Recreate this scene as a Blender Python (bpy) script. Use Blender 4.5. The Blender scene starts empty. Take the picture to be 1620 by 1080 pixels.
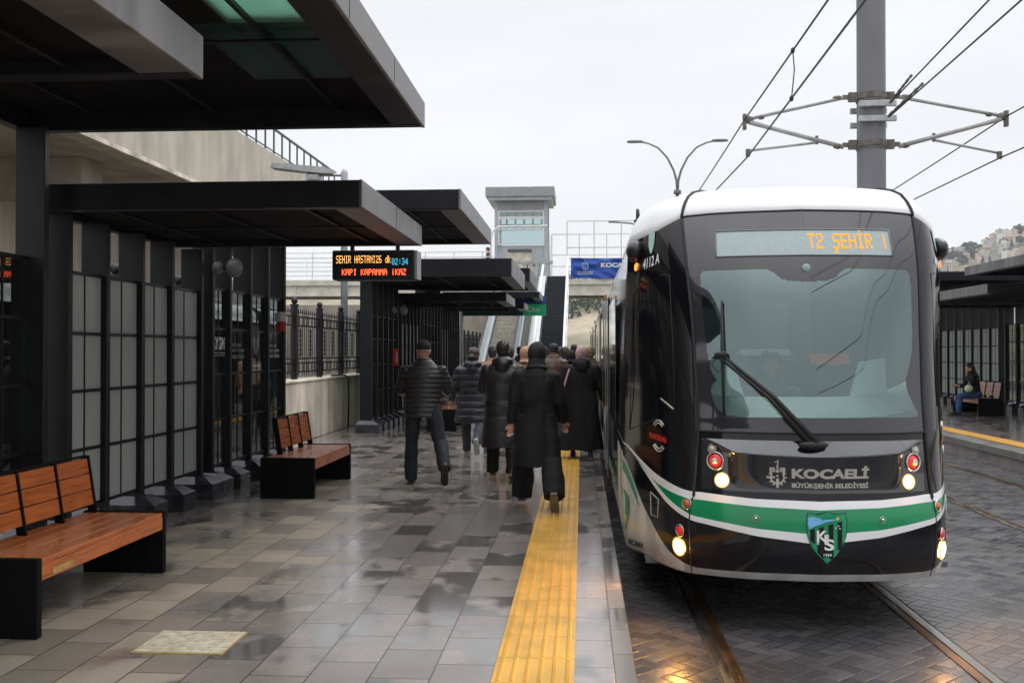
import bpy, math, random
import numpy as np
from mathutils import Vector, Matrix, noise as mnoise
R = math.radians
random.seed(7)
SC = bpy.context.scene
COL = SC.collection
# ------------------------------------------------------------------ camera, sky, sun, exposure
cam_d = bpy.data.cameras.new("camera"); cam = bpy.data.objects.new("camera", cam_d); COL.objects.link(cam)
cam_d.sensor_width = 36; cam_d.lens = 36 * 1580 / 1620; cam_d.clip_start = .05; cam_d.clip_end = 4000
cam.location = (0, 0, 1.6)
cam.rotation_euler = (R(90) + math.atan(16 / 1580), 0, math.atan(111 / 1580))
SC.camera = cam
world = bpy.data.worlds.new("World"); SC.world = world; world.use_nodes = True
wt = world.node_tree; wt.nodes.clear()
wo = wt.nodes.new('ShaderNodeOutputWorld')
sky = wt.nodes.new('ShaderNodeTexSky'); sky.sky_type = 'NISHITA'; sky.sun_disc = False
sky.sun_elevation = R(52); sky.sun_rotation = R(42)
b1 = wt.nodes.new('ShaderNodeBackground'); b1.inputs[1].default_value = .06
wt.links.new(sky.outputs[0], b1.inputs[0])
wtc = wt.nodes.new('ShaderNodeTexCoord'); wmp = wt.nodes.new('ShaderNodeMapping'); wmp.inputs[3].default_value = (1.2, 1.2, 4.0)
wn = wt.nodes.new('ShaderNodeTexNoise'); wn.inputs['Scale'].default_value = 1.7; wn.inputs['Detail'].default_value = 5
wr = wt.nodes.new('ShaderNodeValToRGB')
wr.color_ramp.elements[0].position = .3; wr.color_ramp.elements[0].color = (.78, .80, .835, 1)
wr.color_ramp.elements[1].position = .68; wr.color_ramp.elements[1].color = (.93, .94, .96, 1)
wt.links.new(wtc.outputs['Generated'], wmp.inputs[0]); wt.links.new(wmp.outputs[0], wn.inputs['Vector']); wt.links.new(wn.outputs[0], wr.inputs[0])
b2 = wt.nodes.new('ShaderNodeBackground'); b2.inputs[1].default_value = .93
wsp = wt.nodes.new('ShaderNodeSeparateXYZ'); wt.links.new(wtc.outputs['Generated'], wsp.inputs[0])
wzr = wt.nodes.new('ShaderNodeMapRange'); wzr.interpolation_type = 'SMOOTHSTEP'; wt.links.new(wsp.outputs[2], wzr.inputs[0])
wzr.inputs[1].default_value = .38; wzr.inputs[2].default_value = 1.0; wzr.inputs[3].default_value = 1.04; wzr.inputs[4].default_value = 2.9
wt.links.new(wr.outputs[0], b2.inputs[0]); wt.links.new(wzr.outputs[0], b2.inputs[1])
wm = wt.nodes.new('ShaderNodeMixShader'); wm.inputs[0].default_value = .93
wt.links.new(b1.outputs[0], wm.inputs[1]); wt.links.new(b2.outputs[0], wm.inputs[2]); wt.links.new(wm.outputs[0], wo.inputs[0])
sun_d = bpy.data.lights.new("sun", 'SUN'); sun_d.energy = 1.0; sun_d.angle = R(35); sun_d.color = (1, .97, .92)
sun = bpy.data.objects.new("sun", sun_d); COL.objects.link(sun); sun.rotation_euler = (R(40), 0, R(138))
SC.view_settings.view_transform = 'Standard'; SC.view_settings.look = 'None'
SC.view_settings.exposure = 0.14; SC.view_settings.gamma = 1
SC.cycles.max_bounces = 8; SC.cycles.use_denoising = True
# ------------------------------------------------------------------ materials
MATS = {}
def nt(m): return m.node_tree
def N(t, kind, **kw):
    n = t.nodes.new(kind)
    for k, v in kw.items():
        if k in n.inputs: n.inputs[k].default_value = v
        else: setattr(n, k, v)
    return n
def fm(t, op, a, b=None, c=None):
    n = t.nodes.new('ShaderNodeMath'); n.operation = op
    for i, x in enumerate((a, b, c)):
        if x is None: continue
        if isinstance(x, (int, float)): n.inputs[i].default_value = x
        else: t.links.new(x, n.inputs[i])
    return n.outputs[0]
def mixc(t, f, a, b):
    n = t.nodes.new('ShaderNodeMix'); n.data_type = 'RGBA'
    for i, x in ((0, f), (6, a), (7, b)):
        if isinstance(x, (int, float)): n.inputs[i].default_value = x
        elif isinstance(x, tuple): n.inputs[i].default_value = (*x[:3], 1)
        else: t.links.new(x, n.inputs[i])
    return n.outputs[2]
def sstep(t, x, lo, hi):
    n = t.nodes.new('ShaderNodeMapRange'); n.interpolation_type = 'SMOOTHSTEP'
    t.links.new(x, n.inputs[0]); n.inputs[1].default_value = lo; n.inputs[2].default_value = hi
    return n.outputs[0]
def mat(name, col, rough=.5, metal=0., var=.15, vs=6., bump=0., bs=60., coat=0., emit=None, es=0., spec=.5, rvar=.12, stretch=None):
    if name in MATS: return MATS[name]
    m = bpy.data.materials.new(name); m.use_nodes = True; t = nt(m); p = t.nodes['Principled BSDF']
    p.inputs['Base Color'].default_value = (*col, 1); p.inputs['Roughness'].default_value = rough; p.inputs['Metallic'].default_value = metal
    p.inputs['Specular IOR Level'].default_value = spec; p.inputs['Coat Weight'].default_value = coat; p.inputs['Coat Roughness'].default_value = .04
    if emit: p.inputs['Emission Color'].default_value = (*emit, 1); p.inputs['Emission Strength'].default_value = es
    tc = N(t, 'ShaderNodeTexCoord'); src = tc.outputs['Object']
    if stretch:
        mp = N(t, 'ShaderNodeMapping'); mp.inputs[3].default_value = stretch; t.links.new(src, mp.inputs[0]); src = mp.outputs[0]
    if var or rvar:
        n = N(t, 'ShaderNodeTexNoise', Scale=vs, Detail=6.0, Roughness=.62); t.links.new(src, n.inputs['Vector'])
        f = sstep(t, n.outputs[0], .3, .7)
        if var:
            c = mixc(t, f, tuple(x * (1 - var) for x in col), tuple(min(1, x * (1 + var)) for x in col)); t.links.new(c, p.inputs['Base Color'])
        if rvar:
            t.links.new(fm(t, 'MULTIPLY_ADD', f, rvar, max(.02, rough - rvar / 2)), p.inputs['Roughness'])
    if bump:
        n2 = N(t, 'ShaderNodeTexNoise', Scale=bs, Detail=4.0); t.links.new(src, n2.inputs['Vector'])
        b = N(t, 'ShaderNodeBump', Strength=bump, Distance=.01); t.links.new(n2.outputs[0], b.inputs['Height']); t.links.new(b.outputs[0], p.inputs['Normal'])
    MATS[name] = m; return m
def glassy(name, tint, refl=.25, dark=(.02, .025, .025), thru=.6, rough=.02):
    """architectural pane: part mirror, part see-through, part tinted body"""
    m = bpy.data.materials.new(name); m.use_nodes = True; t = nt(m); t.nodes.clear()
    o = N(t, 'ShaderNodeOutputMaterial'); g = N(t, 'ShaderNodeBsdfGlossy', Roughness=rough); tr = N(t, 'ShaderNodeBsdfTransparent'); d = N(t, 'ShaderNodeBsdfDiffuse')
    tr.inputs[0].default_value = (*tint, 1); d.inputs[0].default_value = (*dark, 1); g.inputs[0].default_value = (.95, 1, 1, 1)
    m1 = N(t, 'ShaderNodeMixShader'); m1.inputs[0].default_value = thru; t.links.new(d.outputs[0], m1.inputs[1]); t.links.new(tr.outputs[0], m1.inputs[2])
    lw = N(t, 'ShaderNodeFresnel', IOR=1.5); f = fm(t, 'MAXIMUM', fm(t, 'ADD', lw.outputs[0], refl - .04), .0)
    m2 = N(t, 'ShaderNodeMixShader'); t.links.new(f, m2.inputs[0]); t.links.new(m1.outputs[0], m2.inputs[1]); t.links.new(g.outputs[0], m2.inputs[2])
    t.links.new(m2.outputs[0], o.inputs[0]); return m
def emis(name, col, s):
    m = bpy.data.materials.new(name); m.use_nodes = True; t = nt(m); t.nodes.clear()
    o = N(t, 'ShaderNodeOutputMaterial'); e = N(t, 'ShaderNodeEmission'); e.inputs[0].default_value = (*col, 1); e.inputs[1].default_value = s
    t.links.new(e.outputs[0], o.inputs[0]); return m
STEEL = mat('charcoal_steel', (.0085, .009, .0115), .42, 0, .25, 3, .06, 90, spec=.28)
STEELD = mat('charcoal_steel_soffit', (.005, .005, .006), .7, 0, .2, 3, spec=.1)
FASCEND = mat('skylit_streaked_fascia', (.125, .122, .125), .42, 0, .5, 1.6, .1, 40, rvar=.2, stretch=(1, 2.5, .25))  # end beams lightened to paint in sky light, plus weather streaks
FASCIA = mat('canopy_fascia_paint', (.012, .0125, .016), .45, 0, .3, 2.5, .08, 60, spec=.15)
PEDM = mat('pedestal_metal', (.040, .040, .050), .26, .3, .25, 5)
ALU = mat('galvanised_steel', (.42, .43, .44), .45, .6, .2, 8)
POLEG = mat('grey_pole_paint', (.16, .16, .175), .55, 0, .1, 2, .03, 40)
TUBEG = mat('cantilever_tube', (.36, .36, .35), .5, .1, .15, 8)
RUST = mat('rusty_clamp', (.15, .135, .12), .7, .3, .4, 20)
WIRE = mat('dark_wire', (.03, .03, .035), .5, .5, 0, 1, rvar=0)
WOOD = mat('varnished_wood', (.41, .116, .030), .32, 0, .22, 4, .0, 30, .3, stretch=(9, .8, 9))
WOODR = mat('varnished_wood_dark', (.36, .092, .022), .32, 0, .35, 5, .1, 30, .3, stretch=(9, 1.2, 9))
BRASS = mat('brass_plate', (.5, .34, .13), .4, .3, .2, 20)
CONC = mat('concrete', (.44, .395, .33), .85, 0, .2, 1.2, .2, 25, stretch=(1, 1, .35))
CONCL = mat('concrete_light', (.60, .54, .44), .85, 0, .42, 1.6, .2, 25, stretch=(1, 1, .3))
CONCD = mat('concrete_dark', (.34, .30, .26), .85, 0, .22, 1.0, .15, 18, stretch=(1, 1, .4))
CREAM = mat('cream_girder_paint', (.60, .57, .49), .6, 0, .15, 2)
WHITEP = mat('white_paint', (.72, .73, .73), .45, 0, .08, 4)
GREYP = mat('grey_panel', (.42, .45, .47), .45, .1, .1, 3)
ROOFG = mat('grey_roof_cladding', (.30, .31, .32), .5, .2, .12, 3)
DARKSTEP = mat('dark_stair_riser', (.018, .02, .026), .6, 0, .3, 8)
STEPM = mat('escalator_step', (.36, .34, .28), .55, .2, .25, 10)
BLACKG = mat('tram_gloss_black', (.006, .006, .008), .07, 0, 0, 1, 0, 1, .0, rvar=.02, spec=.42)
WHITEG = mat('tram_gloss_white', (.78, .785, .79), .2, 0, .05, 2.5, 0, 1, .3, rvar=.06)
GREENG = mat('tram_gloss_green', (.0, .235, .085), .2, 0, .06, 3, 0, 1, .3, rvar=.05)
GREYL = mat('tram_grey_lip', (.40, .41, .40), .4, 0, .2, 5)
RUBBER = mat('black_rubber', (.012, .012, .013), .65, 0, .2, 10)
SILVER = mat('tram_silver_letter', (.52, .50, .44), .4, .35, .1, 30)
INTER = mat('tram_interior_grey', (.50, .55, .55), .6, 0, .08, 4)
INTERD = mat('tram_interior_dark', (.10, .115, .12), .6, 0, .1, 4)
CHROME = mat('lamp_ring', (.6, .6, .6), .2, .9, 0, 1)
FROST = None
def mk_frost():
    m = bpy.data.materials.new('frosted_glass'); m.use_nodes = True; t = nt(m); t.nodes.clear()
    o = N(t, 'ShaderNodeOutputMaterial'); d = N(t, 'ShaderNodeBsdfDiffuse'); tl = N(t, 'ShaderNodeBsdfTranslucent'); g = N(t, 'ShaderNodeBsdfGlossy', Roughness=.18)
    tc = N(t, 'ShaderNodeTexCoord'); n = N(t, 'ShaderNodeTexNoise', Scale=1.3, Detail=4.0); t.links.new(tc.outputs['Object'], n.inputs['Vector'])
    c = mixc(t, n.outputs[0], (.46, .50, .49), (.55, .59, .58))
    t.links.new(c, d.inputs[0]); t.links.new(c, tl.inputs[0])
    a = N(t, 'ShaderNodeMixShader'); a.inputs[0].default_value = .5; t.links.new(d.outputs[0], a.inputs[1]); t.links.new(tl.outputs[0], a.inputs[2])
    b = N(t, 'ShaderNodeMixShader'); b.inputs[0].default_value = .06; t.links.new(a.outputs[0], b.inputs[1]); t.links.new(g.outputs[0], b.inputs[2]); t.links.new(b.outputs[0], o.inputs[0])
    return m
FROST = mk_frost()
CLEARG = glassy('clear_shelter_glass', (.62, .74, .72), .14, (.04, .05, .05), .85)
TEALG = glassy('teal_roof_glass', (.05, .20, .15), .04, (.01, .045, .036), .8, .2)
BRIGHTG = glassy('wet_roof_light', (.62, .90, .76), .05, (.30, .45, .38), .92, .3)
WINDG = glassy('windscreen_glass', (.62, .78, .75), .205, (.05, .06, .06), .92); WINDG.node_tree.nodes['Glossy BSDF'].inputs[0].default_value = (.70, .88, .88, 1)
LIFTG = glassy('lift_glass', (.72, .84, .84), .15, (.05, .07, .07), .9)
LEDB = mat('led_panel_black', (.006, .006, .007), .35, 0, 0, 1, rvar=0)
LED_Y = emis('led_yellow', (1, .46, .12), 2.4); LED_R = emis('led_red', (1, .10, .035), 5); LED_C = emis('led_cyan', (.10, .72, 1), 1.3); LED_A = emis('led_amber', (1, .31, .004), 1.9)
HEADL = emis('headlight_glow', (1, .46, .10), 420); ORANGEL = emis('orange_indicator', (1, .2, .02), 3)
REDLENS = mat('red_lens', (.55, .012, .01), .2, 0, .2, 40, 0, 1, .5, emit=(1, .03, .02), es=.25)
AMBERLENS = mat('amber_lens', (.45, .12, .01), .2, 0, .2, 40, 0, 1, .5); CLEARLENS = mat('pale_lens', (.5, .5, .38), .15, 0, .2, 60)
# ------------------------------------------------------------------ mesh helpers
class MB:
    def __init__(s): s.v = []; s.f = []; s.mi = []; s.m = 0
    def add(s, vs, fs):
        o = len(s.v); s.v += [tuple(map(float, p)) for p in vs]; s.f += [tuple(o + i for i in f) for f in fs]; s.mi += [s.m] * len(fs); return s
    def box(s, x0, x1, y0, y1, z0, z1, ch=0):
        if ch:
            return s.rbox(x0, x1, y0, y1, z0, z1, ch)
        return s.add([(x, y, z) for z in (z0, z1) for y in (y0, y1) for x in (x0, x1)], [(0, 2, 3, 1), (4, 5, 7, 6), (0, 1, 5, 4), (2, 6, 7, 3), (0, 4, 6, 2), (1, 3, 7, 5)])
    def rbox(s, x0, x1, y0, y1, z0, z1, c):
        """box with chamfered edges"""
        P = []; idx = {}
        for a, X in ((0, (x0, x1)), ):
            pass
        for ix in (0, 1):
            for iy in (0, 1):
                for iz in (0, 1):
                    X = (x0, x1)[ix]; Y = (y0, y1)[iy]; Z = (z0, z1)[iz]; sx = c if ix == 0 else -c; sy = c if iy == 0 else -c; sz = c if iz == 0 else -c
                    idx[ix, iy, iz] = len(P); P += [(X, Y + sy, Z + sz), (X + sx, Y, Z + sz), (X + sx, Y + sy, Z)]
        f = []
        for i in (0, 1):
            q = [idx[i, 0, 0], idx[i, 1, 0], idx[i, 1, 1], idx[i, 0, 1]]; f.append(tuple(q if i else q[::-1]))
            q = [idx[0, i, 0] + 1, idx[1, i, 0] + 1, idx[1, i, 1] + 1, idx[0, i, 1] + 1]; f.append(tuple(q[::-1] if i else q))
            q = [idx[0, 0, i] + 2, idx[1, 0, i] + 2, idx[1, 1, i] + 2, idx[0, 1, i] + 2]; f.append(tuple(q if i else q[::-1]))
        for a in (0, 1):
            for b in (0, 1):
                f.append((idx[0, a, b] + 1, idx[1, a, b] + 1, idx[1, a, b] + 2, idx[0, a, b] + 2))
                f.append((idx[a, 0, b] + 0, idx[a, 1, b] + 0, idx[a, 1, b] + 2, idx[a, 0, b] + 2))
                f.append((idx[a, b, 0] + 0, idx[a, b, 1] + 0, idx[a, b, 1] + 1, idx[a, b, 0] + 1))
        for k in idx.values(): f.append((k, k + 1, k + 2))
        return s.add(P, f)
    def tube(s, pts, rad, n=8, cap=True, squash=None):
        pts = [Vector(p) for p in pts]; rad = rad if isinstance(rad, (list, tuple)) else [rad] * len(pts)
        V = []; F = []; ref = None
        for i, p in enumerate(pts):
            d = (pts[min(i + 1, len(pts) - 1)] - pts[max(i - 1, 0)]).normalized()
            if ref is None: ref = Vector((0, 0, 1)) if abs(d.z) < .9 else Vector((1, 0, 0))
            a = d.cross(ref); a = a.normalized() if a.length > 1e-6 else d.orthogonal().normalized(); b = a.cross(d).normalized(); ref = b
            for k in range(n):
                t = 2 * math.pi * k / n; V.append(p + (a * math.cos(t) + b * math.sin(t)) * rad[i])
        for i in range(len(pts) - 1):
            for k in range(n): F.append((i * n + k, i * n + (k + 1) % n, (i + 1) * n + (k + 1) % n, (i + 1) * n + k))
        if cap: F.append(tuple(range(n))[::-1]); F.append(tuple((len(pts) - 1) * n + k for k in range(n)))
        return s.add(V, F)
    def rings(s, rows, cap=True):
        n = len(rows[0]); V = [p for r in rows for p in r]; F = []
        for i in range(len(rows) - 1):
            for k in range(n): F.append((i * n + k, i * n + (k + 1) % n, (i + 1) * n + (k + 1) % n, (i + 1) * n + k))
        if cap: F.append(tuple(range(n))[::-1]); F.append(tuple((len(rows) - 1) * n + k for k in range(n)))
        return s.add(V, F)
    def loft(s, rows, n=20):
        """rows: (cx, cy, z, rx, ry)"""
        return s.rings([[(cx + rx * math.cos(2 * math.pi * k / n), cy + ry * math.sin(2 * math.pi * k / n), z) for k in range(n)] for cx, cy, z, rx, ry in rows])
    def ell(s, c, r, n=14, m=9, rot=None):
        rows = []
        for j in range(m + 1):
            ph = math.pi * (j + .02 if j == 0 else (j - .02 if j == m else j)) / m; row = []
            for k in range(n):
                t = 2 * math.pi * k / n; p = Vector((r[0] * math.sin(ph) * math.cos(t), r[1] * math.sin(ph) * math.sin(t), -r[2] * math.cos(ph)))
                if rot: p = rot @ p
                row.append(p + Vector(c))
            rows.append(row)
        return s.rings(rows)
    def grid(s, P):
        """P: array [i][j][3]"""
        a = len(P); b = len(P[0]); return s.add([p for r in P for p in r], [(i * b + j, i * b + j + 1, (i + 1) * b + j + 1, (i + 1) * b + j) for i in range(a - 1) for j in range(b - 1)])
    def prism(s, poly, axis, a, b):
        n = len(poly)
        def pt(u, v, w): return {'x': (w, u, v), 'y': (u, w, v), 'z': (u, v, w)}[axis]
        return s.add([pt(u, v, a) for u, v in poly] + [pt(u, v, b) for u, v in poly], [tuple(range(n))[::-1], tuple(range(n, 2 * n))] + [(i, (i + 1) % n, n + (i + 1) % n, n + i) for i in range(n)])
    def build(s, name, mats, parent=None, smooth=False, local=False, fix=True):
        me = bpy.data.meshes.new(name); off = Vector((0, 0, 0))
        if parent is not None and not local: off = wloc(parent)
        me.from_pydata([tuple(Vector(p) - off) for p in s.v], [], s.f)
        mats = mats if isinstance(mats, (list, tuple)) else [mats]
        for m in mats: me.materials.append(m)
        if len(mats) > 1: me.polygons.foreach_set('material_index', s.mi)
        if fix:
            import bmesh
            bm = bmesh.new(); bm.from_mesh(me); bmesh.ops.recalc_face_normals(bm, faces=bm.faces); bm.to_mesh(me); bm.free()
        if smooth:
            me.polygons.foreach_set('use_smooth', [True] * len(me.polygons))
            if smooth is not True: me.set_sharp_from_angle(angle=R(smooth))
        me.update(); o = bpy.data.objects.new(name, me); COL.objects.link(o)
        if parent is not None: o.parent = parent
        return o
def wloc(o):
    v = Vector(o.location)
    while o.parent: o = o.parent; v += Vector(o.location)
    return v
def tag(o, label, cat, group=None, kind=None):
    o['label'] = label; o['category'] = cat
    if group: o['group'] = group
    if kind: o['kind'] = kind
    return o
def thing(name, label, cat, loc=(0, 0, 0), group=None, rz=0):
    o = bpy.data.objects.new(name, None); COL.objects.link(o); o.location = loc; o.rotation_euler = (0, 0, rz); o.empty_display_size = .2
    return tag(o, label, cat, group)
def struct(o, kind='structure', label=None, cat=None):
    o['kind'] = kind
    if label: o['label'] = label
    if cat: o['category'] = cat
    return o
def copy_tree(o, parent=None):
    c = o.copy(); COL.objects.link(c)
    if parent: c.parent = parent
    for ch in [x for x in COL.objects if x.parent == o]: copy_tree(ch, c)
    return c
def text_geo(body, bold=0, size=1., align='CENTER'):
    cu = bpy.data.curves.new('t', 'FONT'); cu.body = body; cu.size = size; cu.align_x = align; cu.offset = bold; cu.resolution_u = 4
    o = bpy.data.objects.new('t', cu); COL.objects.link(o); dg = bpy.context.evaluated_depsgraph_get(); dg.update()
    me = bpy.data.meshes.new_from_object(o.evaluated_get(dg)); V = np.array([v.co[:2] for v in me.vertices]); F = [tuple(p.vertices) for p in me.polygons]
    bpy.data.objects.remove(o); bpy.data.curves.remove(cu); bpy.data.meshes.remove(me); return V, F
def fit_text(body, w, h, bold=0):
    """text scaled to a w x h box, lower left at the origin"""
    V, F = text_geo(body, bold); lo = V.min(0); hi = V.max(0); V = (V - lo) / (hi - lo) * np.array([w, h]); return V, F
FONT = {}
def _f(ch, rows): FONT[ch] = rows
for ch, r in {'A': '01110 10001 10001 11111 10001 10001 10001', 'D': '11110 10001 10001 10001 10001 10001 11110', 'E': '11111 10000 10000 11110 10000 10000 11111', 'H': '10001 10001 10001 11111 10001 10001 10001', 'I': '01110 00100 00100 00100 00100 00100 01110', 'K': '10001 10010 10100 11000 10100 10010 10001', 'M': '10001 11011 10101 10101 10001 10001 10001', 'N': '10001 11001 10101 10011 10001 10001 10001', 'P': '11110 10001 10001 11110 10000 10000 10000', 'R': '11110 10001 10001 11110 10100 10010 10001', 'S': '01111 10000 10000 01110 00001 00001 11110', 'T': '11111 00100 00100 00100 00100 00100 00100', 'Z': '11111 00001 00010 00100 01000 10000 11111', 'i': '00100 00000 00100 00100 00100 00100 00100', 'd': '00001 00001 01101 10011 10001 10011 01101', 'k': '10000 10000 10010 10100 11000 10100 10010', '0': '01110 10001 10011 10101 11001 10001 01110', '2': '01110 10001 00001 00110 01000 10000 11111', '3': '11110 00001 00001 01110 00001 00001 11110', '4': '00010 00110 01010 10010 11111 00010 00010', '6': '01110 10000 10000 11110 10001 10001 01110', ':': '00000 00100 00100 00000 00100 00100 00000', '|': '00100 00100 00100 00100 00100 00100 00100', ' ': '00000 00000 00000 00000 00000 00000 00000'}.items():
    _f(ch, r.split())
def led_cells(body):
    """lit cells (col,row) of a 5x7 dot text; row 0 at the bottom; Ş and İ get cedilla / dot"""
    out = []
    for i, ch in enumerate(body):
        base = {'Ş': 'S', 'İ': 'I'}.get(ch, ch)
        for r, row in enumerate(FONT[base]):
            for c, b in enumerate(row):
                if b == '1': out.append((i * 6 + c, 6 - r))
        if ch == 'Ş': out += [(i * 6 + 2, -1), (i * 6 + 2, -2), (i * 6 + 1, -2)]
        if ch == 'İ': out.append((i * 6 + 2, 8))
    return out
# ------------------------------------------------------------------ ground, platform, track bed
def platform_mat():
    m = bpy.data.materials.new('wet_granite_slabs'); m.use_nodes = True; t = nt(m); p = t.nodes['Principled BSDF']
    tc = N(t, 'ShaderNodeTexCoord'); sx = N(t, 'ShaderNodeSeparateXYZ'); t.links.new(tc.outputs['Object'], sx.inputs[0])
    X, Y = sx.outputs[0], sx.outputs[1]
    cx = N(t, 'ShaderNodeCombineXYZ'); t.links.new(fm(t, 'ADD', Y, 100.13), cx.inputs[0]); t.links.new(fm(t, 'ADD', X, .443 + 30.2), cx.inputs[1])
    br = N(t, 'ShaderNodeTexBrick'); br.offset = .5; br.inputs['Scale'].default_value = 1; br.inputs['Brick Width'].default_value = .474; br.inputs['Row Height'].default_value = .302
    br.inputs['Mortar Size'].default_value = .005; br.inputs['Mortar Smooth'].default_value = .3; br.inputs['Color1'].default_value = (0, 0, 0, 1); br.inputs['Color2'].default_value = (1, 1, 1, 1)
    t.links.new(cx.outputs[0], br.inputs['Vector']); r = br.outputs['Color']; mort = br.outputs['Fac']
    rs = N(t, 'ShaderNodeSeparateColor'); t.links.new(r, rs.inputs[0]); rnd = rs.outputs[0]
    def noise(sc, det=4., st=None, off=0.):
        mp = N(t, 'ShaderNodeMapping'); mp.inputs[3].default_value = st or (1, 1, 1); mp.inputs[1].default_value = (off, off, 0); t.links.new(tc.outputs['Object'], mp.inputs[0])
        n = N(t, 'ShaderNodeTexNoise', Scale=sc, Detail=det); t.links.new(mp.outputs[0], n.inputs['Vector']); return n.outputs[0]
    # dry tongue of paving in the lee of the shelter wall
    dx = fm(t, 'ABSOLUTE', fm(t, 'ADD', X, 2.75))
    dry = sstep(t, fm(t, 'ADD', fm(t, 'SUBTRACT', 1.05, dx), fm(t, 'MULTIPLY_ADD', noise(1.5, 7), 3.2, -1.75)), -.05, .55)
    dry = fm(t, 'MULTIPLY', dry, fm(t, 'SUBTRACT', 1.0, sstep(t, Y, 9.5, 15)))
    dry = fm(t, 'MULTIPLY', dry, fm(t, 'MULTIPLY_ADD', sstep(t, rnd, .1, .8), .55, .45)); dry = fm(t, 'MINIMUM', dry, 1.)
    pud = sstep(t, fm(t, 'ADD', noise(2.6, 2, (1, .7, 1), 7.), fm(t, 'MULTIPLY_ADD', rnd, .46, -.24)), .52, .66)
    fine = noise(220, 2); spk = noise(60, 3)
    wet = mixc(t, rnd, (.205, .182, .168), (.345, .298, .272)); wet = mixc(t, pud, wet, (.115, .106, .100))
    tan = mixc(t, rnd, (.31, .255, .190), (.40, .338, .258))
    c = mixc(t, dry, wet, tan)
    c = mixc(t, fm(t, 'MULTIPLY', sstep(t, spk, .35, .7), .35), c, (.20, .18, .165))
    c = mixc(t, fm(t, 'MULTIPLY', sstep(t, noise(2.3, 6, None, 3.), .45, .8), .3), c, (.11, .085, .06))
    c = mixc(t, fm(t, 'MULTIPLY', mort, .8), c, (.035, .03, .026)); t.links.new(c, p.inputs['Base Color'])
    ro = fm(t, 'MULTIPLY_ADD', noise(5, 4, None, 2.), .14, .13); ro = fm(t, 'ADD', ro, fm(t, 'MULTIPLY', rnd, .10))
    ro = fm(t, 'MULTIPLY', ro, fm(t, 'MULTIPLY_ADD', pud, -.72, 1.)); ro = fm(t, 'ADD', ro, fm(t, 'MULTIPLY', dry, .33)); t.links.new(ro, p.inputs['Roughness'])
    p.inputs['Specular IOR Level'].default_value = .5
    t.links.new(fm(t, 'MULTIPLY', fm(t, 'SUBTRACT', 1., dry), fm(t, 'MULTIPLY_ADD', rnd, .35, .45)), p.inputs['Coat Weight']); p.inputs['Coat Roughness'].default_value = .14; p.inputs['Coat IOR'].default_value = 1.4
    b = N(t, 'ShaderNodeBump', Strength=.4, Distance=.003)
    h = fm(t, 'ADD', fm(t, 'MULTIPLY', mort, -.8), fm(t, 'MULTIPLY', fm(t, 'MULTIPLY', fine, fm(t, 'SUBTRACT', 1., pud)), .22))
    t.links.new(h, b.inputs['Height']); t.links.new(b.outputs[0], p.inputs['Normal'])
    return m
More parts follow.
